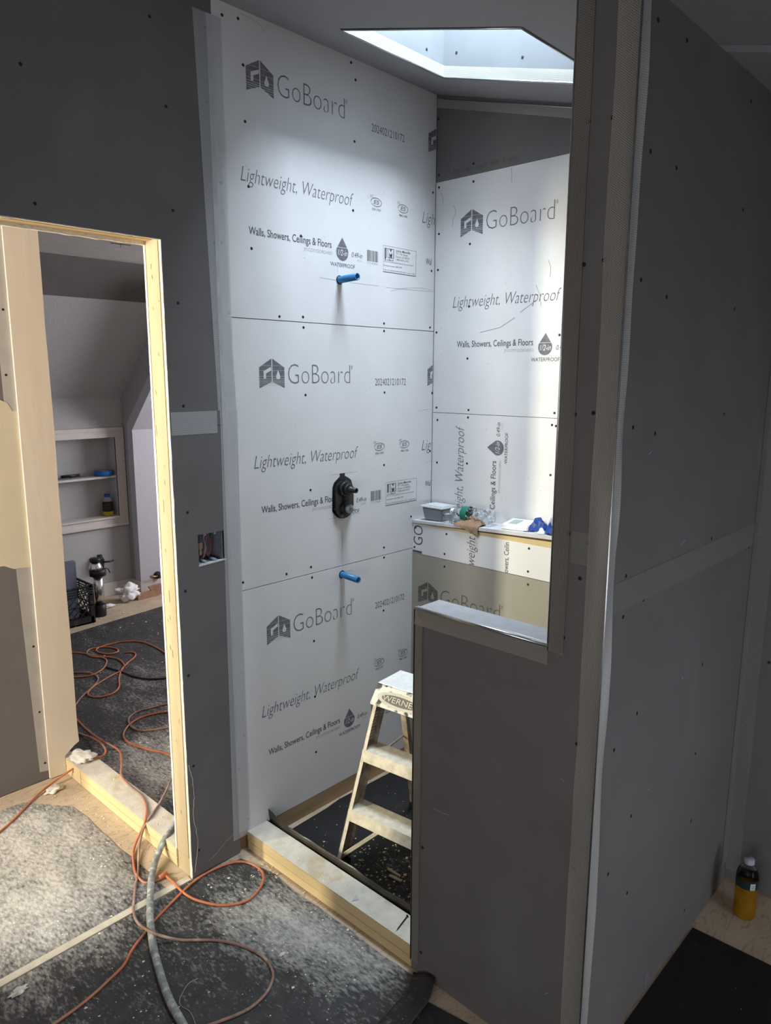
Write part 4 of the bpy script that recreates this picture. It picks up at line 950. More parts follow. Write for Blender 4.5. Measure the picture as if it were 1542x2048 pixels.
# rear legs and braces
for side in (0, 1):
    sgn = 1 if side == 0 else -1
    f0 = (-.02 if side == 0 else WB + .02); ft = (.045 if side == 0 else WB - .045)
    z1_ = .60; n0, n1_ = .500, fr1 + DB - .02; mb = MB(); w = .024
    obox(mb, [lp(f0, n0, .012), lp(f0 + sgn * w, n0, .012), lp(f0 + sgn * w, n0 + .022, .012), lp(f0, n0 + .022, .012), lp(ft, n1_, z1_), lp(ft + sgn * w, n1_, z1_), lp(ft + sgn * w, n1_ + .022, z1_), lp(ft, n1_ + .022, z1_)])
    o = mb.build('rear_leg', LADDERIN, lad)
    mb = MB(); obox(mb, [lp(f0 - .003 * sgn, n0 - .004, .003), lp(f0 + sgn * (w + .003), n0 - .004, .003), lp(f0 + sgn * (w + .003), n0 + .028, .003), lp(f0 - .003 * sgn, n0 + .028, .003), lp(f0 - .003 * sgn, n0 - .004, .03), lp(f0 + sgn * (w + .003), n0 - .004, .03), lp(f0 + sgn * (w + .003), n0 + .028, .03), lp(f0 - .003 * sgn, n0 + .028, .03)])
    mb.build('foot', BLACK, o)
    # diagonal brace from the rail foot up to the middle of the bottom step
    z0 = .055; A_ = lp(inn(z0) + .012 if side == 0 else WB - inn(z0) - .012, lean(z0) + .012, z0); B_ = lp(.165 if side == 0 else WB - .165, lean(.19) + .045, .195)
    dd = (B_ - A_).normalized(); up = Vector((0, 0, 1)); sd = dd.cross(up).normalized() * .002; hh = up * .016
    mb = MB(); obox(mb, [A_ - sd, A_ + sd, B_ + sd, B_ - sd, A_ - sd + hh, A_ + sd + hh, B_ + sd + hh, B_ - sd + hh]); mb.build('brace', LADDER, lad)
# spreader bar from rail to rear leg
mb = MB().tube([lp(inn(.36) + .008, lean(.36) + .05, .36), lp(.02, .40, .37)], .004, 8); mb.build('spreader', LADDER, lad)

# ---- crumbs and debris
def crumbs(name, m, gens, label, cat, seed=1):
    mb = MB(); r_ = random.Random(seed)
    for (cx, cy, rx, ry, n_, s0, s1_, zb) in gens:
        for _ in range(n_):
            t = r_.uniform(0, 6.28); rr = math.sqrt(r_.random()); x = cx + rx * rr * math.cos(t); y = cy + ry * rr * math.sin(t); s_ = r_.uniform(s0, s1_) * (r_.random() ** 1.5 + .25)
            vs = []
            for k in range(5): 
                tt = k * 1.2566 + r_.uniform(-.4, .4); vs.append(mb.bm.verts.new((x + s_ * math.cos(tt) * r_.uniform(.6, 1.2), y + s_ * math.sin(tt) * r_.uniform(.5, 1), zb + .0002)))
            tp = mb.bm.verts.new((x, y, zb + s_ * .5))
            mb.bm.faces.new(vs)
            for k in range(5): mb.bm.faces.new((vs[k], vs[(k + 1) % 5], tp))
    return tag(mb.build(name, m), label, cat, kind='stuff')
crumbs('plaster_crumbs', DEBRIS, [(-.55, .5, .5, .45, 260, .002, .006, .0024), (-.75, -.1, .35, .35, 90, .002, .006, .0024), (-.15, -.38, .18, .35, 220, .001, .005, .0024), (-.27, .5, .035, .40, 60, .002, .006, .0003), (-.4, -.5, .3, .35, 90, .001, .004, .0024), (.1, .7, .35, .4, 120, .002, .007, .0024), (.7, 1.9, .7, .8, 110, .002, .008, .0024), (.9, 2.65, .5, .25, 30, .004, .012, .0024)], 'white plaster crumbs scattered over the black underlayment and the sill', 'debris', 3)
crumbs('plaster_crumbs', DEBRIS, [(-.18, .5, .04, .38, 120, .001, .005, .0717), (.045, -.4, .04, .37, 70, .001, .004, .0722)], 'small plaster crumbs lying on the wooden curb and sill tops', 'debris', 5)
crumbs('wood_crumbs', CHIPS, [(.27, -.46, .14, .16, 230, .002, .007, .0024), (.45, -.3, .3, .25, 60, .002, .006, .0024), (-.02, -.16, .04, .05, 30, .003, .008, .0024)], 'pale wood crumbs and shavings on the shower floor below the ladder', 'debris', 8)
crumbs('plaster_crumbs', DEBRIS, [(.45, -1.75, .25, .25, 30, .001, .004, .0024), (.85, -1.55, .12, .15, 8, .001, .003, .0003)], 'few white crumbs on the floor at the right', 'debris', 9)
for i, (u, v, lx, ly, rz, lab) in enumerate(((788, 1748, .060, .008, -.75, 'long pale wood shim on the shower floor, nearest the ladder'), (786, 1757, .030, .011, -.5, 'short pale wood shim between the long shim and the membrane'), (795, 1762, .035, .010, -.6, 'thin pale wood shim nearest the curb'))):
    p = bp(u, v, 2, 0); o = MB().box(-lx / 2, lx / 2, -ly / 2, ly / 2, 0, .006, bev=.0006).build('wood_shim', CHIPS); o.location = (p.x, p.y, .0028 + .0003 * i); o.rotation_euler = (0, 0, rz - .8); tag(o, lab, 'wood shim', 'wood shims in the shower')
def chunk(name, m, loc, sx, sy, sz, seed, label, cat, sub=3, amp=.5, freq=18, group=None):
    bm = bmesh.new(); bmesh.ops.create_icosphere(bm, subdivisions=sub, radius=1)
    for v in bm.verts:
        nn = 1 + amp * noise.noise(v.co * 1.6 + Vector((seed, 0, 0))) + amp * .5 * noise.noise(v.co * 4 + Vector((0, seed, 0)))
        v.co = Vector((v.co.x * sx * nn, v.co.y * sy * nn, max(v.co.z, -.75) * sz * nn))
    mz = min(v.co.z for v in bm.verts)
    for v in bm.verts: v.co.z -= mz
    me = bpy.data.meshes.new(name); bm.to_mesh(me); bm.free(); me.materials.append(m)
    o = bpy.data.objects.new(name, me); COL.objects.link(o); o.location = loc
    for p in me.polygons: p.use_smooth = True
    if label: tag(o, label, cat, group)
    return o
p = bp(172, 1493, 2, .075); chunk('plaster_chunk', DEBRIS, (-.18, .93, .0717), .038, .060, .014, 2, 'flat pale plaster chunk on the far end of the sill below the beige column', 'plaster chunk', amp=.7)
p = bp(108, 1583, 2, 0); chunk('plaster_chunk', DEBRIS, (p.x, p.y, .0025), .035, .020, .010, 6, 'cream plaster chunk on the floor in front of the sill end', 'plaster chunk', amp=.8)
p = bp(37, 1985, 2, 0); chunk('plaster_chunk', DEBRIS, (p.x, p.y, .0025), .022, .012, .004, 11, 'flat crumbly plaster chunk on the underlayment at lower left', 'plaster chunk', amp=1.0)
p = bp(565, 1912, 2, 0); chunk('plaster_chunk', DEBRIS, (p.x, p.y, .0025), .010, .005, .004, 14, 'tiny curled plaster flake in front of the curb', 'plaster chunk', amp=.8)
# triangular chip on the curb
q = [bp(u, v, 2, .0726) for u, v in ((712, 1790), (703, 1803), (717, 1800))]
tag(MB().prism([tuple(x) for x in q], (0, 0, .0012)).build('board_chip', PRINTL), 'small grey triangular board chip on top of the shower curb', 'board chip')

# ---- cords and hose on the floor
def fpath(pts, r):
    out = []
    for q in pts:
        u, v = q[0], q[1]; z = q[2] if len(q) > 2 else .0024
        out.append(bp(u, v, 2, z + r))
    return out
def cord(name, m, pts, r, label, cat, group=None, k=6):
    o = MB().tube(smooth(fpath(pts, r), k), r, 10).build(name, m); return tag(o, label, cat, group)
ZT = .0720
cord('orange_cord', ORANGE, [(-60,1720),(-30,1690),(0,1663),(30,1636),(75,1590,.004),(110,1562,.018),(150,1535,.050),(178,1519,ZT),(205,1512,ZT),(211,1500,ZT),(202,1487,.045),(182,1475,.012),(157,1466),(120,1450)], .0042, 'orange cord running from lower left over the far end of the sill', 'cord', 'orange cords on the floor')
c2 = [(120,1400),(155,1440),(175,1460),(205,1482,.03),(225,1492,.062),(240,1505,ZT),(243,1530,ZT),(243,1552,ZT),(262,1575,ZT),(283,1592,ZT),(293,1615,ZT),(291,1640,ZT),(283,1660,.045),(274,1680,.015),(267,1702,.003),(267,1725),(272,1748),(287,1764),(300,1764),(316,1760),(330,1751,.004)]
cord('orange_cord', ORANGE, c2, .0042, 'orange cord running from the far room over the sill middle to an orange coupling', 'cord', 'orange cords on the floor')
c2b = [(331,1751,.004),(344,1762),(363,1782),(380,1794),(399,1802),(436,1810),(472,1808),(501,1797),(523,1771),(525,1745),(501,1727),(472,1724),(436,1735),(399,1755),(370,1779),(341,1808),(310,1840),(287,1870),(265,1899),(247,1931),(218,1960),(182,1993),(145,2022),(105,2050),(70,2075)]
cord('orange_cord', ORANGE, c2b, .0042, 'orange cord looping beside the grey wall and leaving at bottom left', 'cord', 'orange cords on the floor')
c3 = [(350,1505),(345,1540,.03),(343,1556,ZT),(327,1592,ZT),(309,1622,ZT),(298,1637,ZT),(286,1660,.050),(279,1690,.012),(277,1720),(276,1745),(271,1772),(268,1800),(267,1824),(276,1846,.010),(298,1862,.026),(327,1873,.020),(363,1880),(399,1880),(436,1881),(472,1888),(508,1902),(534,1922),(546,1948),(540,1973),(523,1997),(490,2022),(436,2044),(390,2060)]
cord('orange_cord', CORDD, c3, .0042, 'dusty brownish cord crossing the sill beside the jamb and looping across the lower left', 'cord', 'orange cords on the floor')
rooms = [
 ([(345,1320),(329,1305),(305,1291),(280,1283),(247,1283),(218,1289),(196,1296),(194,1303),(218,1308),(236,1303),(232,1297),(211,1294),(181,1298),(174,1307),(189,1314),(215,1314),(236,1318),(247,1327),(249,1334)], ORANGE, 'orange cord coil arching nearest the milk crate'),
 ([(125,1306),(145,1305),(163,1306),(189,1311),(211,1318),(212,1328),(203,1340),(181,1351),(149,1354),(125,1352)], ORANGE, 'orange cord bend left of the coil in the far room'),
 ([(125,1343),(149,1345),(174,1345),(192,1351),(196,1360),(185,1374),(163,1394),(151,1410),(135,1435)], CORDD, 'dusty cord curving down behind the beige column'),
 ([(350,1354),(332,1356),(301,1358),(272,1354),(247,1345),(225,1338),(212,1334)], BLACK, 'black cable crossing the far room floor'),
 ([(250,1305),(268,1305),(270,1313),(254,1327),(243,1340),(238,1356),(238,1374),(225,1387),(200,1394),(180,1392),(176,1385),(189,1372),(218,1354),(240,1343)], ORANGE, 'orange cord forming a long narrow loop in the far room'),
 ([(350,1405),(332,1408),(309,1414),(276,1423),(258,1436),(260,1450),(276,1460),(301,1460),(338,1454),(355,1450)], CORDD, 'dusty orange cord bend behind the jamb, upper one'),
 ([(350,1421),(336,1423),(309,1427),(280,1436),(258,1450),(247,1467),(251,1480),(269,1490),(301,1500),(327,1505),(341,1512),(352,1520)], ORANGE, 'orange cord bend behind the jamb, lower one')]
for pts, m, lab in rooms: cord('orange_cord' if m is not BLACK else 'black_cable', m, pts, .0045, lab, 'cord', 'orange cords on the floor' if m is not BLACK else None)
cp = thing('cord_coupling', 'orange cord coupling lying on the floor beside the thick grey hose', 'cord coupling')
pa, pb = bp(318, 1757, 2, .009), bp(334, 1746, 2, .009)
MB().lathe(pa, (pb - pa), [(.005, 0), (.009, .004), (.009, (pb - pa).length * .8), (.006, (pb - pa).length)], 14).build('body', ORANGE, cp)
ppts = [(400,1600,ZT),(372,1625,ZT),(349,1650,ZT),(330,1678,.055),(314,1713,.018),(304,1750,.004),(301,1786,.004),(300,1820,.010),(301,1850,.010),(307,1895),(316,1931),(327,1968),(341,2004),(359,2037),(378,2070)]
cord('grey_hose', HOSE, ppts, .0115, 'thick dusty grey hose running over the sill to the bottom of the picture', 'hose')
cord('string', STRING, [(396,1957),(383,1963),(374,1971),(366,1984),(359,2000),(362,2012),(378,2022),(386,2035),(392,2052)], .0012, 'thin pale string curled on the underlayment beside the grey hose', 'string')
# torn mesh fibres hanging beside the stud foot
mb = MB(); r_ = random.Random(4)
base = [bp(378, 1530, 1, -.004), bp(385, 1560, 1, -.006), bp(388, 1590, 1, -.006), bp(387, 1630, 1, -.006), bp(393, 1665, 1, -.008), bp(396, 1690, 1, -.008), bp(390, 1745, 1, -.006)]
pts = smooth(base, 10); pts = [p + Vector((.002 * noise.noise(p * 90), 0, .002 * noise.noise(p * 70 + Vector((5, 5, 5))))) for p in pts]
mb.tube(pts, .0009, 5)
for p in pts[::2]: mb.tube([p, p + Vector((r_.uniform(-.006, .006), -.002, r_.uniform(-.006, .006)))], .0005, 4)
tag(mb.build('tape_fibres', STRING), 'frayed tape fibres hanging along the lower edge of the doorway stud', 'fibres')

# ---- things on the ledge
def ledge_pt(u, v, x=.95): q = bp(u, v, 0, x); return q
tub = thing('plastic_tub', 'clear plastic tub with white lid on the ledge against the printed wall', 'container')
y0, y1 = -.038, -.150; zb = ledge_z(-.095) + .001
mb = MB(); obox(mb, [(.925, y0 - .010, zb), (.925, y1 + .008, zb), (1.000, y1 + .008, zb), (1.000, y0 - .010, zb), (.917, y0, zb + .055), (.917, y1, zb + .055), (1.008, y1, zb + .055), (1.008, y0, zb + .055)])
bmesh.ops.bevel(mb.bm, geom=list(mb.bm.edges), offset=.005, segments=2, affect='EDGES'); mb.build('body', mat('tub_plastic', (.34, .36, .40), .35, trans=.3, noise_amt=.05), tub)
mb = MB().box(.911, 1.014, y1 - .006, y0 + .006, zb + .055, zb + .062, bev=.003).box(.925, 1.0, y1 + .006, y0 - .006, zb + .062, zb + .065, bev=.001); mb.build('lid', LIDW, tub)
bo = thing('water_bottle', 'crumpled clear water bottle with green label lying on the ledge', 'bottle')
A_ = Vector((.945, -.192, ledge_z(-.19) + .045)); B_ = Vector((.950, -.385, ledge_z(-.385) + .034)); ax = (B_ - A_).normalized(); Ln = (B_ - A_).length
mb = MB(); prof = [(.0125, 0), (.0135, .010), (.0125, .016), (.018, .028), (.029, .048), (.031, .066), (.0305, .09), (.030, .105), (.032, .125), (.030, .145), (.032, .165), (.029, .182), (.020, .190), (.001, .188)]
prof = [(r, h / .19 * Ln) for r, h in prof]; pr2 = []
for i in range(len(prof) - 1):
    for k in range(3): t = k / 3; pr2.append((prof[i][0] * (1 - t) + prof[i + 1][0] * t, prof[i][1] * (1 - t) + prof[i + 1][1] * t))
mb.lathe(A_, ax, pr2, 28)
for v in mb.bm.verts:
    h = (v.co - A_).dot(ax)
    if h > .07:
        c_ = A_ + ax * h; v.co += (v.co - c_) * (.55 * noise.noise(v.co * 55)) - (v.co - c_) * .10
for f in mb.bm.faces: f.smooth = False
mb.build('body', CLEAR, bo)
MB().lathe(A_ - ax * .012, ax, [(.0145, 0), (.0150, .002), (.0150, .014), (.014, .015)], 20).build('cap', WHITEP, bo)
lb_ = MB().lathe(A_, ax, [(.0292, .046 / .19 * Ln), (.0318, .060 / .19 * Ln), (.0322, .078 / .19 * Ln)], 28, caps=False); lb_.build('label', GREENL, bo)
# second crumpled plastic behind the paper
o = chunk('plastic_film', CLEAR, (.925, -.205, ledge_z(-.2) + .001), .022, .042, .020, 21, 'crumpled clear plastic film between the tub and the brown paper', 'plastic film', amp=.8)
# brown paper bag, crumpled
mb = MB(); n1_, n2_ = 44, 30; g_ = []
for i in range(n1_ + 1):
    row = []; t = i / n1_ - .5                                # along the ledge
    for j in range(n2_ + 1):
        w_ = j / n2_                                          # 0 at the back, 1 at the hanging edge
        nn = noise.noise(Vector((t * 5, w_ * 4, 2.2))); n2 = noise.noise(Vector((t * 13, w_ * 11, 7)))
        yv = -.290 - .125 * t; base_z = ledge_z(yv) + .002
        x = .962 - .066 * min(w_, .85) ; z = base_z + .026 * math.sin(math.pi * min(1, w_ / .9)) * (1 - (2 * t) ** 4) * (.9 + .9 * nn) + .005 * n2 + .003
        if w_ > .78:                                          # drooping lip, longest towards the right
            k = (w_ - .78) / .22; x = min(x, .898) - .003 * k; z = base_z + .004 - k * (.006 + .042 * max(0, .5 + t) ** 1.5) + .006 * n2 * k
            x -= .006 * abs(nn)
        row.append(mb.bm.verts.new((x, yv + .010 * nn, max(z, base_z) if x > .902 else z)))
    g_.append(row)
for i in range(n1_):
    for j in range(n2_): mb.bm.faces.new((g_[i][j], g_[i + 1][j], g_[i + 1][j + 1], g_[i][j + 1])).smooth = True
o = mb.build('brown_paper', BROWN); so = o.modifiers.new('s', 'SOLIDIFY'); so.thickness = .0012
tag(o, 'crumpled brown paper bag hanging over the ledge edge below the bottle', 'paper bag')
th_ = thing('thermostat', 'white thermostat with grey screen lying on the ledge beside the blue wrapper', 'thermostat')
def on_ledge_box(mb, x0, x1, ya, yb, h0, h1):
    obox(mb, [(x0, ya, ledge_z(ya) + h0), (x0, yb, ledge_z(yb) + h0), (x1, yb, ledge_z(yb) + h0 ), (x1, ya, ledge_z(ya) + h0), (x0, ya, ledge_z(ya) + h1), (x0, yb, ledge_z(yb) + h1), (x1, yb, ledge_z(yb) + h1 + .012), (x1, ya, ledge_z(ya) + h1 + .012)])
mb = MB(); on_ledge_box(mb, .922, 1.005, -.440, -.560, .001, .020); bmesh.ops.bevel(mb.bm, geom=list(mb.bm.edges), offset=.003, segments=2, affect='EDGES'); mb.build('body', WHITEP, th_)
mb = MB(); ya, yb = -.462, -.500
mb.prism([(.937, ya, ledge_z(ya) + .0228), (.937, yb, ledge_z(yb) + .0228), (.985, yb, ledge_z(yb) + .0299), (.985, ya, ledge_z(ya) + .0299)], (0, 0, .0006)); mb.build('screen', SCREEN, th_)
bl = thing('blue_wrapper', 'crumpled blue and white wrapper on the ledge beside the grey post', 'wrapper')
def crumple(name, m, loc, sx, sy, sz, seed, par, rot=0):
    """a crushed sheet: grid folded along random creases, facets left sharp"""
    mb = MB(); n = 9; r_ = random.Random(seed); g_ = []
    cr_ = [(r_.uniform(0, 3.14), r_.uniform(-.35, .35), r_.uniform(.5, 1.0)) for _ in range(5)]
    for i in range(n + 1):
        row = []
        for j in range(n + 1):
            a_ = i / n - .5 + r_.uniform(-.03, .03); b_ = j / n - .5 + r_.uniform(-.03, .03)
            h = sum(k * (abs(a_ * math.cos(t) + b_ * math.sin(t) - c)) for t, c, k in cr_); h = 1.0 - h * .85 + r_.uniform(-.12, .12)
            edge = max(abs(a_), abs(b_)) * 2; h *= 1 - .8 * edge ** 3
            row.append(mb.bm.verts.new((a_ * sx * 2 + .004 * math.sin(7 * b_), b_ * sy * 2, max(.0, h) * sz + .001)))
        g_.append(row)
    for i in range(n):
        for j in range(n):
            q = (g_[i][j], g_[i + 1][j], g_[i + 1][j + 1], g_[i][j + 1])
            if (i + j) % 2: mb.bm.faces.new((q[0], q[1], q[2])); mb.bm.faces.new((q[0], q[2], q[3]))
            else: mb.bm.faces.new((q[0], q[1], q[3])); mb.bm.faces.new((q[1], q[2], q[3]))
    o = mb.build(name, m, par); o.location = loc; o.rotation_euler = (-.05, 0, rot); so = o.modifiers.new('s', 'SOLIDIFY'); so.thickness = .0008; return o
crumple('blue_fold', BLUEC, (.955, -.590, ledge_z(-.6) + .001), .028, .052, .085, 31, bl, .2)
crumple('white_fold', WHITEF, (.925, -.615, ledge_z(-.62) + .001), .014, .026, .040, 37, bl, -.3)
crumple('blue_fold', BLUEC, (.928, -.655, ledge_z(-.66) + .001), .020, .036, .060, 41, bl, -.2)

# ---- bottle on the plywood at the right
def water_bottle(label, base, H, R, liq, liq_h, lab_m, cap_m, l0, l1):
    t = thing('water_bottle', label, 'bottle'); s_ = H / .21
    prof = [(.0, .001), (R * .80, .0), (R * .97, .006), (R, .015)]
    for i in range(8):
        h = .02 + i * .0125; prof += [(R, h), (R * .955, h + .004), (R, h + .009)]
    prof += [(R, .125), (R * 1.0, .148), (R * .94, .160), (R * .78, .172), (R * .50, .184), (R * .39, .190), (R * .38, .197)]
    MB().lathe(base, (0, 0, 1), [(r, h * s_) for r, h in prof], 32, caps=False).build('body', CLEAR, t)
    lp_ = [(.0, .002)] + [(r * .96, h * s_ + .001) for r, h in prof[1:] if h * s_ < liq_h] + [(R * .95, liq_h), (0, liq_h)]
    MB().lathe(base, (0, 0, 1), lp_, 32, caps=False).build('liquid', liq, t)
    MB().lathe(Vector(base) + Vector((0, 0, .192 * s_)), (0, 0, 1), [(R * .46, 0), (R * .46, .014), (R * .43, .016), (0, .016)], 24, caps=False).build('cap', cap_m, t)
    MB().lathe(Vector(base), (0, 0, 1), [(R * 1.012, l0), (R * 1.012, l1)], 32, caps=False).build('label', lab_m, t)
    return t
BCM = mat('dark_label', (.012, .03, .028), .4, noise_amt=.3, scale=50)
bt = water_bottle('clear water bottle half full of amber liquid on the plywood by the right wall', (.903, -1.440, .0005), .205, .0335, YELLOW, .118, BCM, mat('milky_cap', (.42, .42, .50), .4), .112, .142)
# barcode patch on the label, curved
mb = MB(); cen = Vector((.903, -1.440, 0))
def arcpatch(mb, a0, a1, z0, z1_, R): 
    n = 6
    for k in range(n):
        t0, t1 = a0 + (a1 - a0) * k / n, a0 + (a1 - a0) * (k + 1) / n
        mb.poly([cen + Vector((R * math.cos(t0), R * math.sin(t0), z0)), cen + Vector((R * math.cos(t1), R * math.sin(t1), z0)), cen + Vector((R * math.cos(t1), R * math.sin(t1), z1_)), cen + Vector((R * math.cos(t0), R * math.sin(t0), z1_))])
arcpatch(mb, math.radians(212), math.radians(238), .114, .136, .0343); mb.build('barcode_patch', WHITEP, bt, False)
mb = MB()
for k in range(8): arcpatch(mb, math.radians(215), math.radians(235), .116 + k * .0022, .1170 + k * .0022, .0345)
mb.build('barcode', PRINTD, bt, False)

# ---- things in the far room
cr = thing('milk_crate', 'black plastic milk crate on the floor of the far room behind the beige column', 'crate')
cx1, cy0, cs, chh = .775, 2.815, .33, .275; cx0, cy1 = cx1 - cs, cy0 + cs
CRM = mat('crate_plastic', (.022, .022, .024), .45, noise_amt=.3, scale=30); mix_noise(CRM, (.16, .15, .14), 20, .58, .78)
mb = MB()
for (xx, yy) in ((cx0, cy0), (cx1 - .03, cy0), (cx0, cy1 - .03), (cx1 - .03, cy1 - .03)): MB().box(xx, xx + .03, yy, yy + .03, .003, chh).build('corner_post', CRM, cr)
def side(mb, f):
    # slats at the top, solid rail at the foot, diamond lattice between; f(s, t) maps to the side plane with depth
    L_ = cs
    for z0_, z1_ in ((.003, .052), (.128, .136), (.205, .213), (.222, .230), (.239, .247), (.258, .275)): f(mb, [(.01, z0_), (L_ - .01, z0_), (L_ - .01, z1_), (.01, z1_)])
    for s_ in (.11, .22): f(mb, [(s_ - .004, .205), (s_ + .004, .205), (s_ + .004, .27), (s_ - .004, .27)])
    for k in range(-4, 9):
        for sg in (1, -1):
            x_a = k * .055; pts = []
            xa, za, xb_, zb_ = (x_a, .052, x_a + .153, .205) if sg == 1 else (x_a + .153, .052, x_a, .205)
            # clip to [.03, L-.03]
            def cl(x, z, X, Z):
                lo, hi = .03, L_ - .03
                t0, t1 = 0, 1
                for bound, s in ((lo, 1), (hi, -1)):
                    d0, d1 = s * (x - bound), s * (X - bound)
                    if d0 < 0 and d1 < 0: return None
                    if d0 < 0: t0 = max(t0, d0 / (d0 - d1))
                    if d1 < 0: t1 = min(t1, d0 / (d0 - d1))
                return (x + (X - x) * t0, z + (Z - z) * t0, x + (X - x) * t1, z + (Z - z) * t1) if t1 > t0 else None
            c_ = cl(xa, za, xb_, zb_)
            if c_ and (abs(c_[0] - c_[2]) > .01):
                a0_, b0_, a1_, b1_ = c_; f(mb, [(a0_, b0_ - .003), (a1_, b1_ - .003), (a1_, b1_ + .003), (a0_, b0_ + .003)])
def fy(y): return lambda mb, pts: mb.prism([(cx0 + s, y, z) for s, z in pts], (0, .006, 0))
def fx(x): return lambda mb, pts: mb.prism([(x, cy0 + s, z) for s, z in pts], (.006, 0, 0))
for i, f in enumerate((fy(cy0), fy(cy1 - .006), fx(cx0), fx(cx1 - .006))):
    mb = MB(); side(mb, f); mb.build('side_panel', CRM, cr)
MB().box(cx0, cx1, cy0, cy1, .003, .012).build('base', CRM, cr)
o = MB().box(.60, .725, 2.95, 2.99, .013, .43, bev=.008).build('plastic_jug', BLUEGREY); tag(o, 'blue-grey plastic slab standing up in the milk crate', 'plastic jug')
cn = thing('canister', 'silver and black canister standing behind the right corner of the milk crate', 'canister')
cc = Vector((.865, 2.93, .0))
MB().lathe(cc, (0, 0, 1), [(.040, .001), (.042, .004), (.042, .085), (.036, .088)], 24).build('base', BLACK, cn)
MB().lathe(cc, (0, 0, 1), [(.034, .086), (.034, .295)], 24).build('tube', CHROME, cn)
MB().lathe(cc, (0, 0, 1), [(.034, .29), (.056, .30), (.058, .335), (.050, .345)], 24).build('collar', BLACK, cn)
MB().lathe(cc + Vector((-.012, 0, 0)), (0, 0, 1), [(.048, .345), (.046, .365), (.036, .385), (.028, .40)], 24).build('dome', CHROME, cn)
MB().lathe(cc + Vector((-.012, 0, 0)), (0, 0, 1), [(.030, .40), (.038, .405), (.040, .420), (.036, .428), (.0, .43)], 24, caps=False).build('lid', BLACK, cn)
kn = thing('pipe_stub', 'black wrapped pipe stub with bent wires sticking out above the canister', 'pipe stub')
pc = bp(200, 1125, 1, 3.31)
mb = MB().lathe(pc + Vector((0, .034, 0)), (0, -1, 0), [(.030, 0), (.034, .02), (.028, .05), (.022, .06)], 12).lathe(pc + Vector((0, 0, -.05)), (0, 0, 1), [(.026, 0), (.030, .03), (.026, .08), (.018, .11)], 10); mb.build('body', BLACK, kn)
mb = MB().tube([pc, pc + Vector((.06, -.02, .0)), pc + Vector((.10, -.02, .002))], .007, 8).tube([pc + Vector((0, 0, -.04)), pc + Vector((.05, -.02, -.055)), pc + Vector((.065, -.02, -.09))], .004, 6).tube(loop(pc.x - .01, pc.y - .03, pc.z, .03, .05, 0, 5, .01, 3), .003, 6); mb.build('wires', BLACK, kn)
br = thing('pipe_stub', 'brass and black valve stub on the pale knee wall beside the doorway stud', 'pipe stub')
pc = bp(318, 1152, 1, YB - .03)
mb = MB().lathe(pc + Vector((0.0, .03, 0)), (0, -1, 0), [(.032, 0), (.034, .008), (.020, .016), (.016, .05)], 18); mb.build('body', BLACK, br)
MB().tube([pc, pc + Vector((-.045, -.02, .008)), pc + Vector((-.085, -.02, .014))], .009, 8, radii=[.006, .007, .011]).build('handle', BRASS, br)
for i, (u0, v0, s_, sd_, lab) in enumerate(((257, 1201, 1.0, 3, 'fluffy white insulation clump on the plywood by the baseboard'), )):
    p = bp(u0, v0, 2, 0)
    parts = thing('insulation_clump', lab, 'insulation')
    o = chunk('fluff', WHITEF, (p.x, p.y, .001), .085, .055, .055, 3, None, None, sub=4, amp=.8); o.parent = parts
    for v in o.data.vertices: v.co += v.co.normalized() * .012 * noise.noise(v.co * 60)
p = bp(217, 1216, 2, 0); chunk('insulation_clump', WHITEF, (p.x, p.y, .001), .045, .016, .014, 8, 'small white insulation scrap on the plywood between crate and clump', 'insulation', amp=.5)
p0_, p1_ = bp(277, 1201, 2, 0), bp(318, 1191, 2, 0)
d_ = (p1_ - p0_).normalized(); w_ = Vector((-d_.y, d_.x, 0)) * .038
o = MB().prism([p0_, p1_, p1_ + w_, p0_ + w_], (0, 0, .045)); o = o.build('wood_offcut', REDWOOD); o.location.z = .0005; tag(o, 'reddish wood offcut lying flat on the plywood beside the white clump', 'wood offcut', 'reddish wood offcuts')
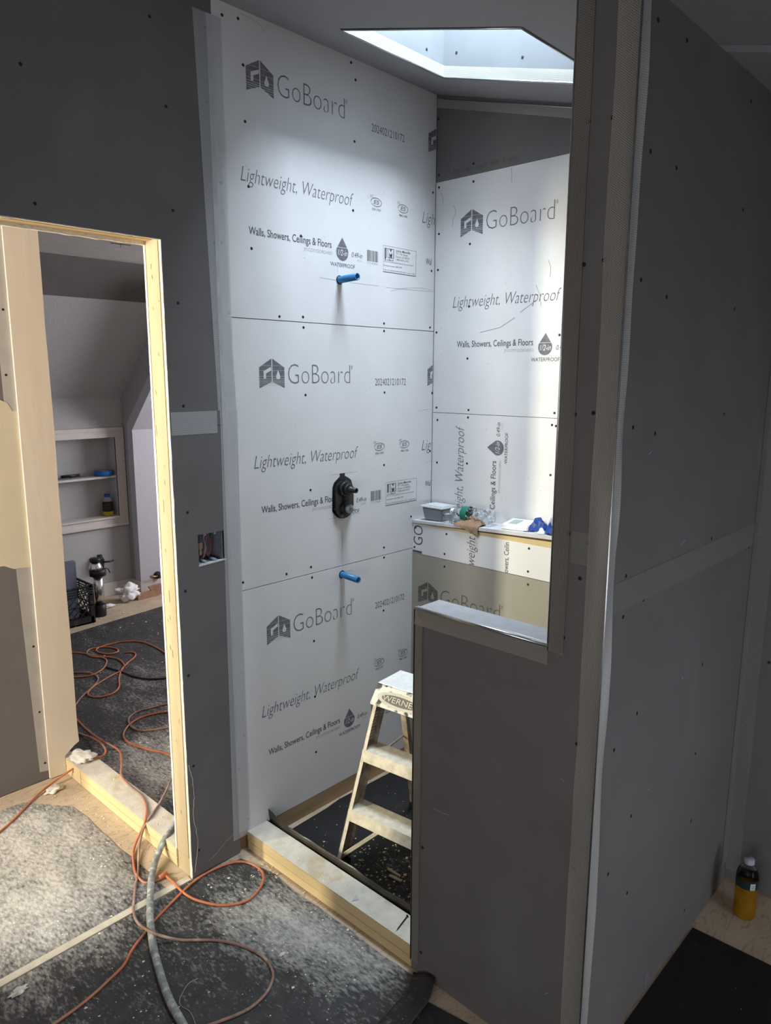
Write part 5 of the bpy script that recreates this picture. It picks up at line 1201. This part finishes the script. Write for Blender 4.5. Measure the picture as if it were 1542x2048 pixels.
q = [bp(u, v, 1, 3.09) for u, v in ((297, 1174), (322, 1167), (336, 1190), (312, 1193))]
o = MB().prism(q, (.0, .02, .0)).build('wood_offcut', REDWOOD); tag(o, 'reddish board scrap leaning on the knee wall beside the doorway stud', 'wood offcut', 'reddish wood offcuts')
# niche things
bt2 = thing('paint_tape', 'blue tape roll lying on the middle shelf of the wall niche', 'tape roll')
c_ = bp(207, 948, 1, YR + .05); c_.z = .942
MB().lathe(c_, (0, 0, 1), [(.045, 0), (.066, 0), (.066, .038), (.045, .038), (.045, 0)], 28, caps=False).build('roll', BLUET, bt2)
MB().lathe(c_, (0, 0, 1), [(.0445, .0), (.0445, .037), (.041, .037), (.041, 0), (.0445, 0)], 24, caps=False).build('core', GREYW, bt2)
tr = thing('trowel', 'dull steel trowel lying flat on the middle shelf of the wall niche', 'trowel')
MB().prism([(.80, YR + .01, .942), (1.04, YR + .02, .942), (1.04, YR + .095, .942), (.80, YR + .10, .942)], (0, 0, .006)).build('blade', TROWEL, tr)
MB().tube([(.86, YR + .055, .962), (1.00, YR + .06, .962)], .010, 10).tube([(.93, YR + .057, .947), (.93, YR + .057, .962)], .006, 8).build('handle', BLACK, tr)
nbm = thing('juice_bottle', 'small bottle with blue cap, black label and yellow liquid in the niche', 'bottle')
c_ = bp(217, 1034, 1, YR + .05); c_.z = .6265; R = .040
MB().lathe(c_, (0, 0, 1), [(R * .9, 0), (R, .006), (R, .034), (R * .97, .036)], 24).build('liquid', YELLOW2, nbm)
MB().lathe(c_, (0, 0, 1), [(R * .97, .036), (R * 1.02, .045), (R * .98, .09), (R * .86, .112)], 24).build('label', BLACK, nbm)
MB().lathe(c_, (0, 0, 1), [(R * .86, .112), (R * .72, .130), (R * .55, .142), (R * .5, .150)], 24).build('neck', FROST, nbm)
MB().lathe(c_, (0, 0, 1), [(R * .56, .148), (R * .56, .166), (R * .5, .169), (0, .169)], 20, caps=False).build('cap', mat('blue_cap', (.02, .05, .40), .4), nbm)
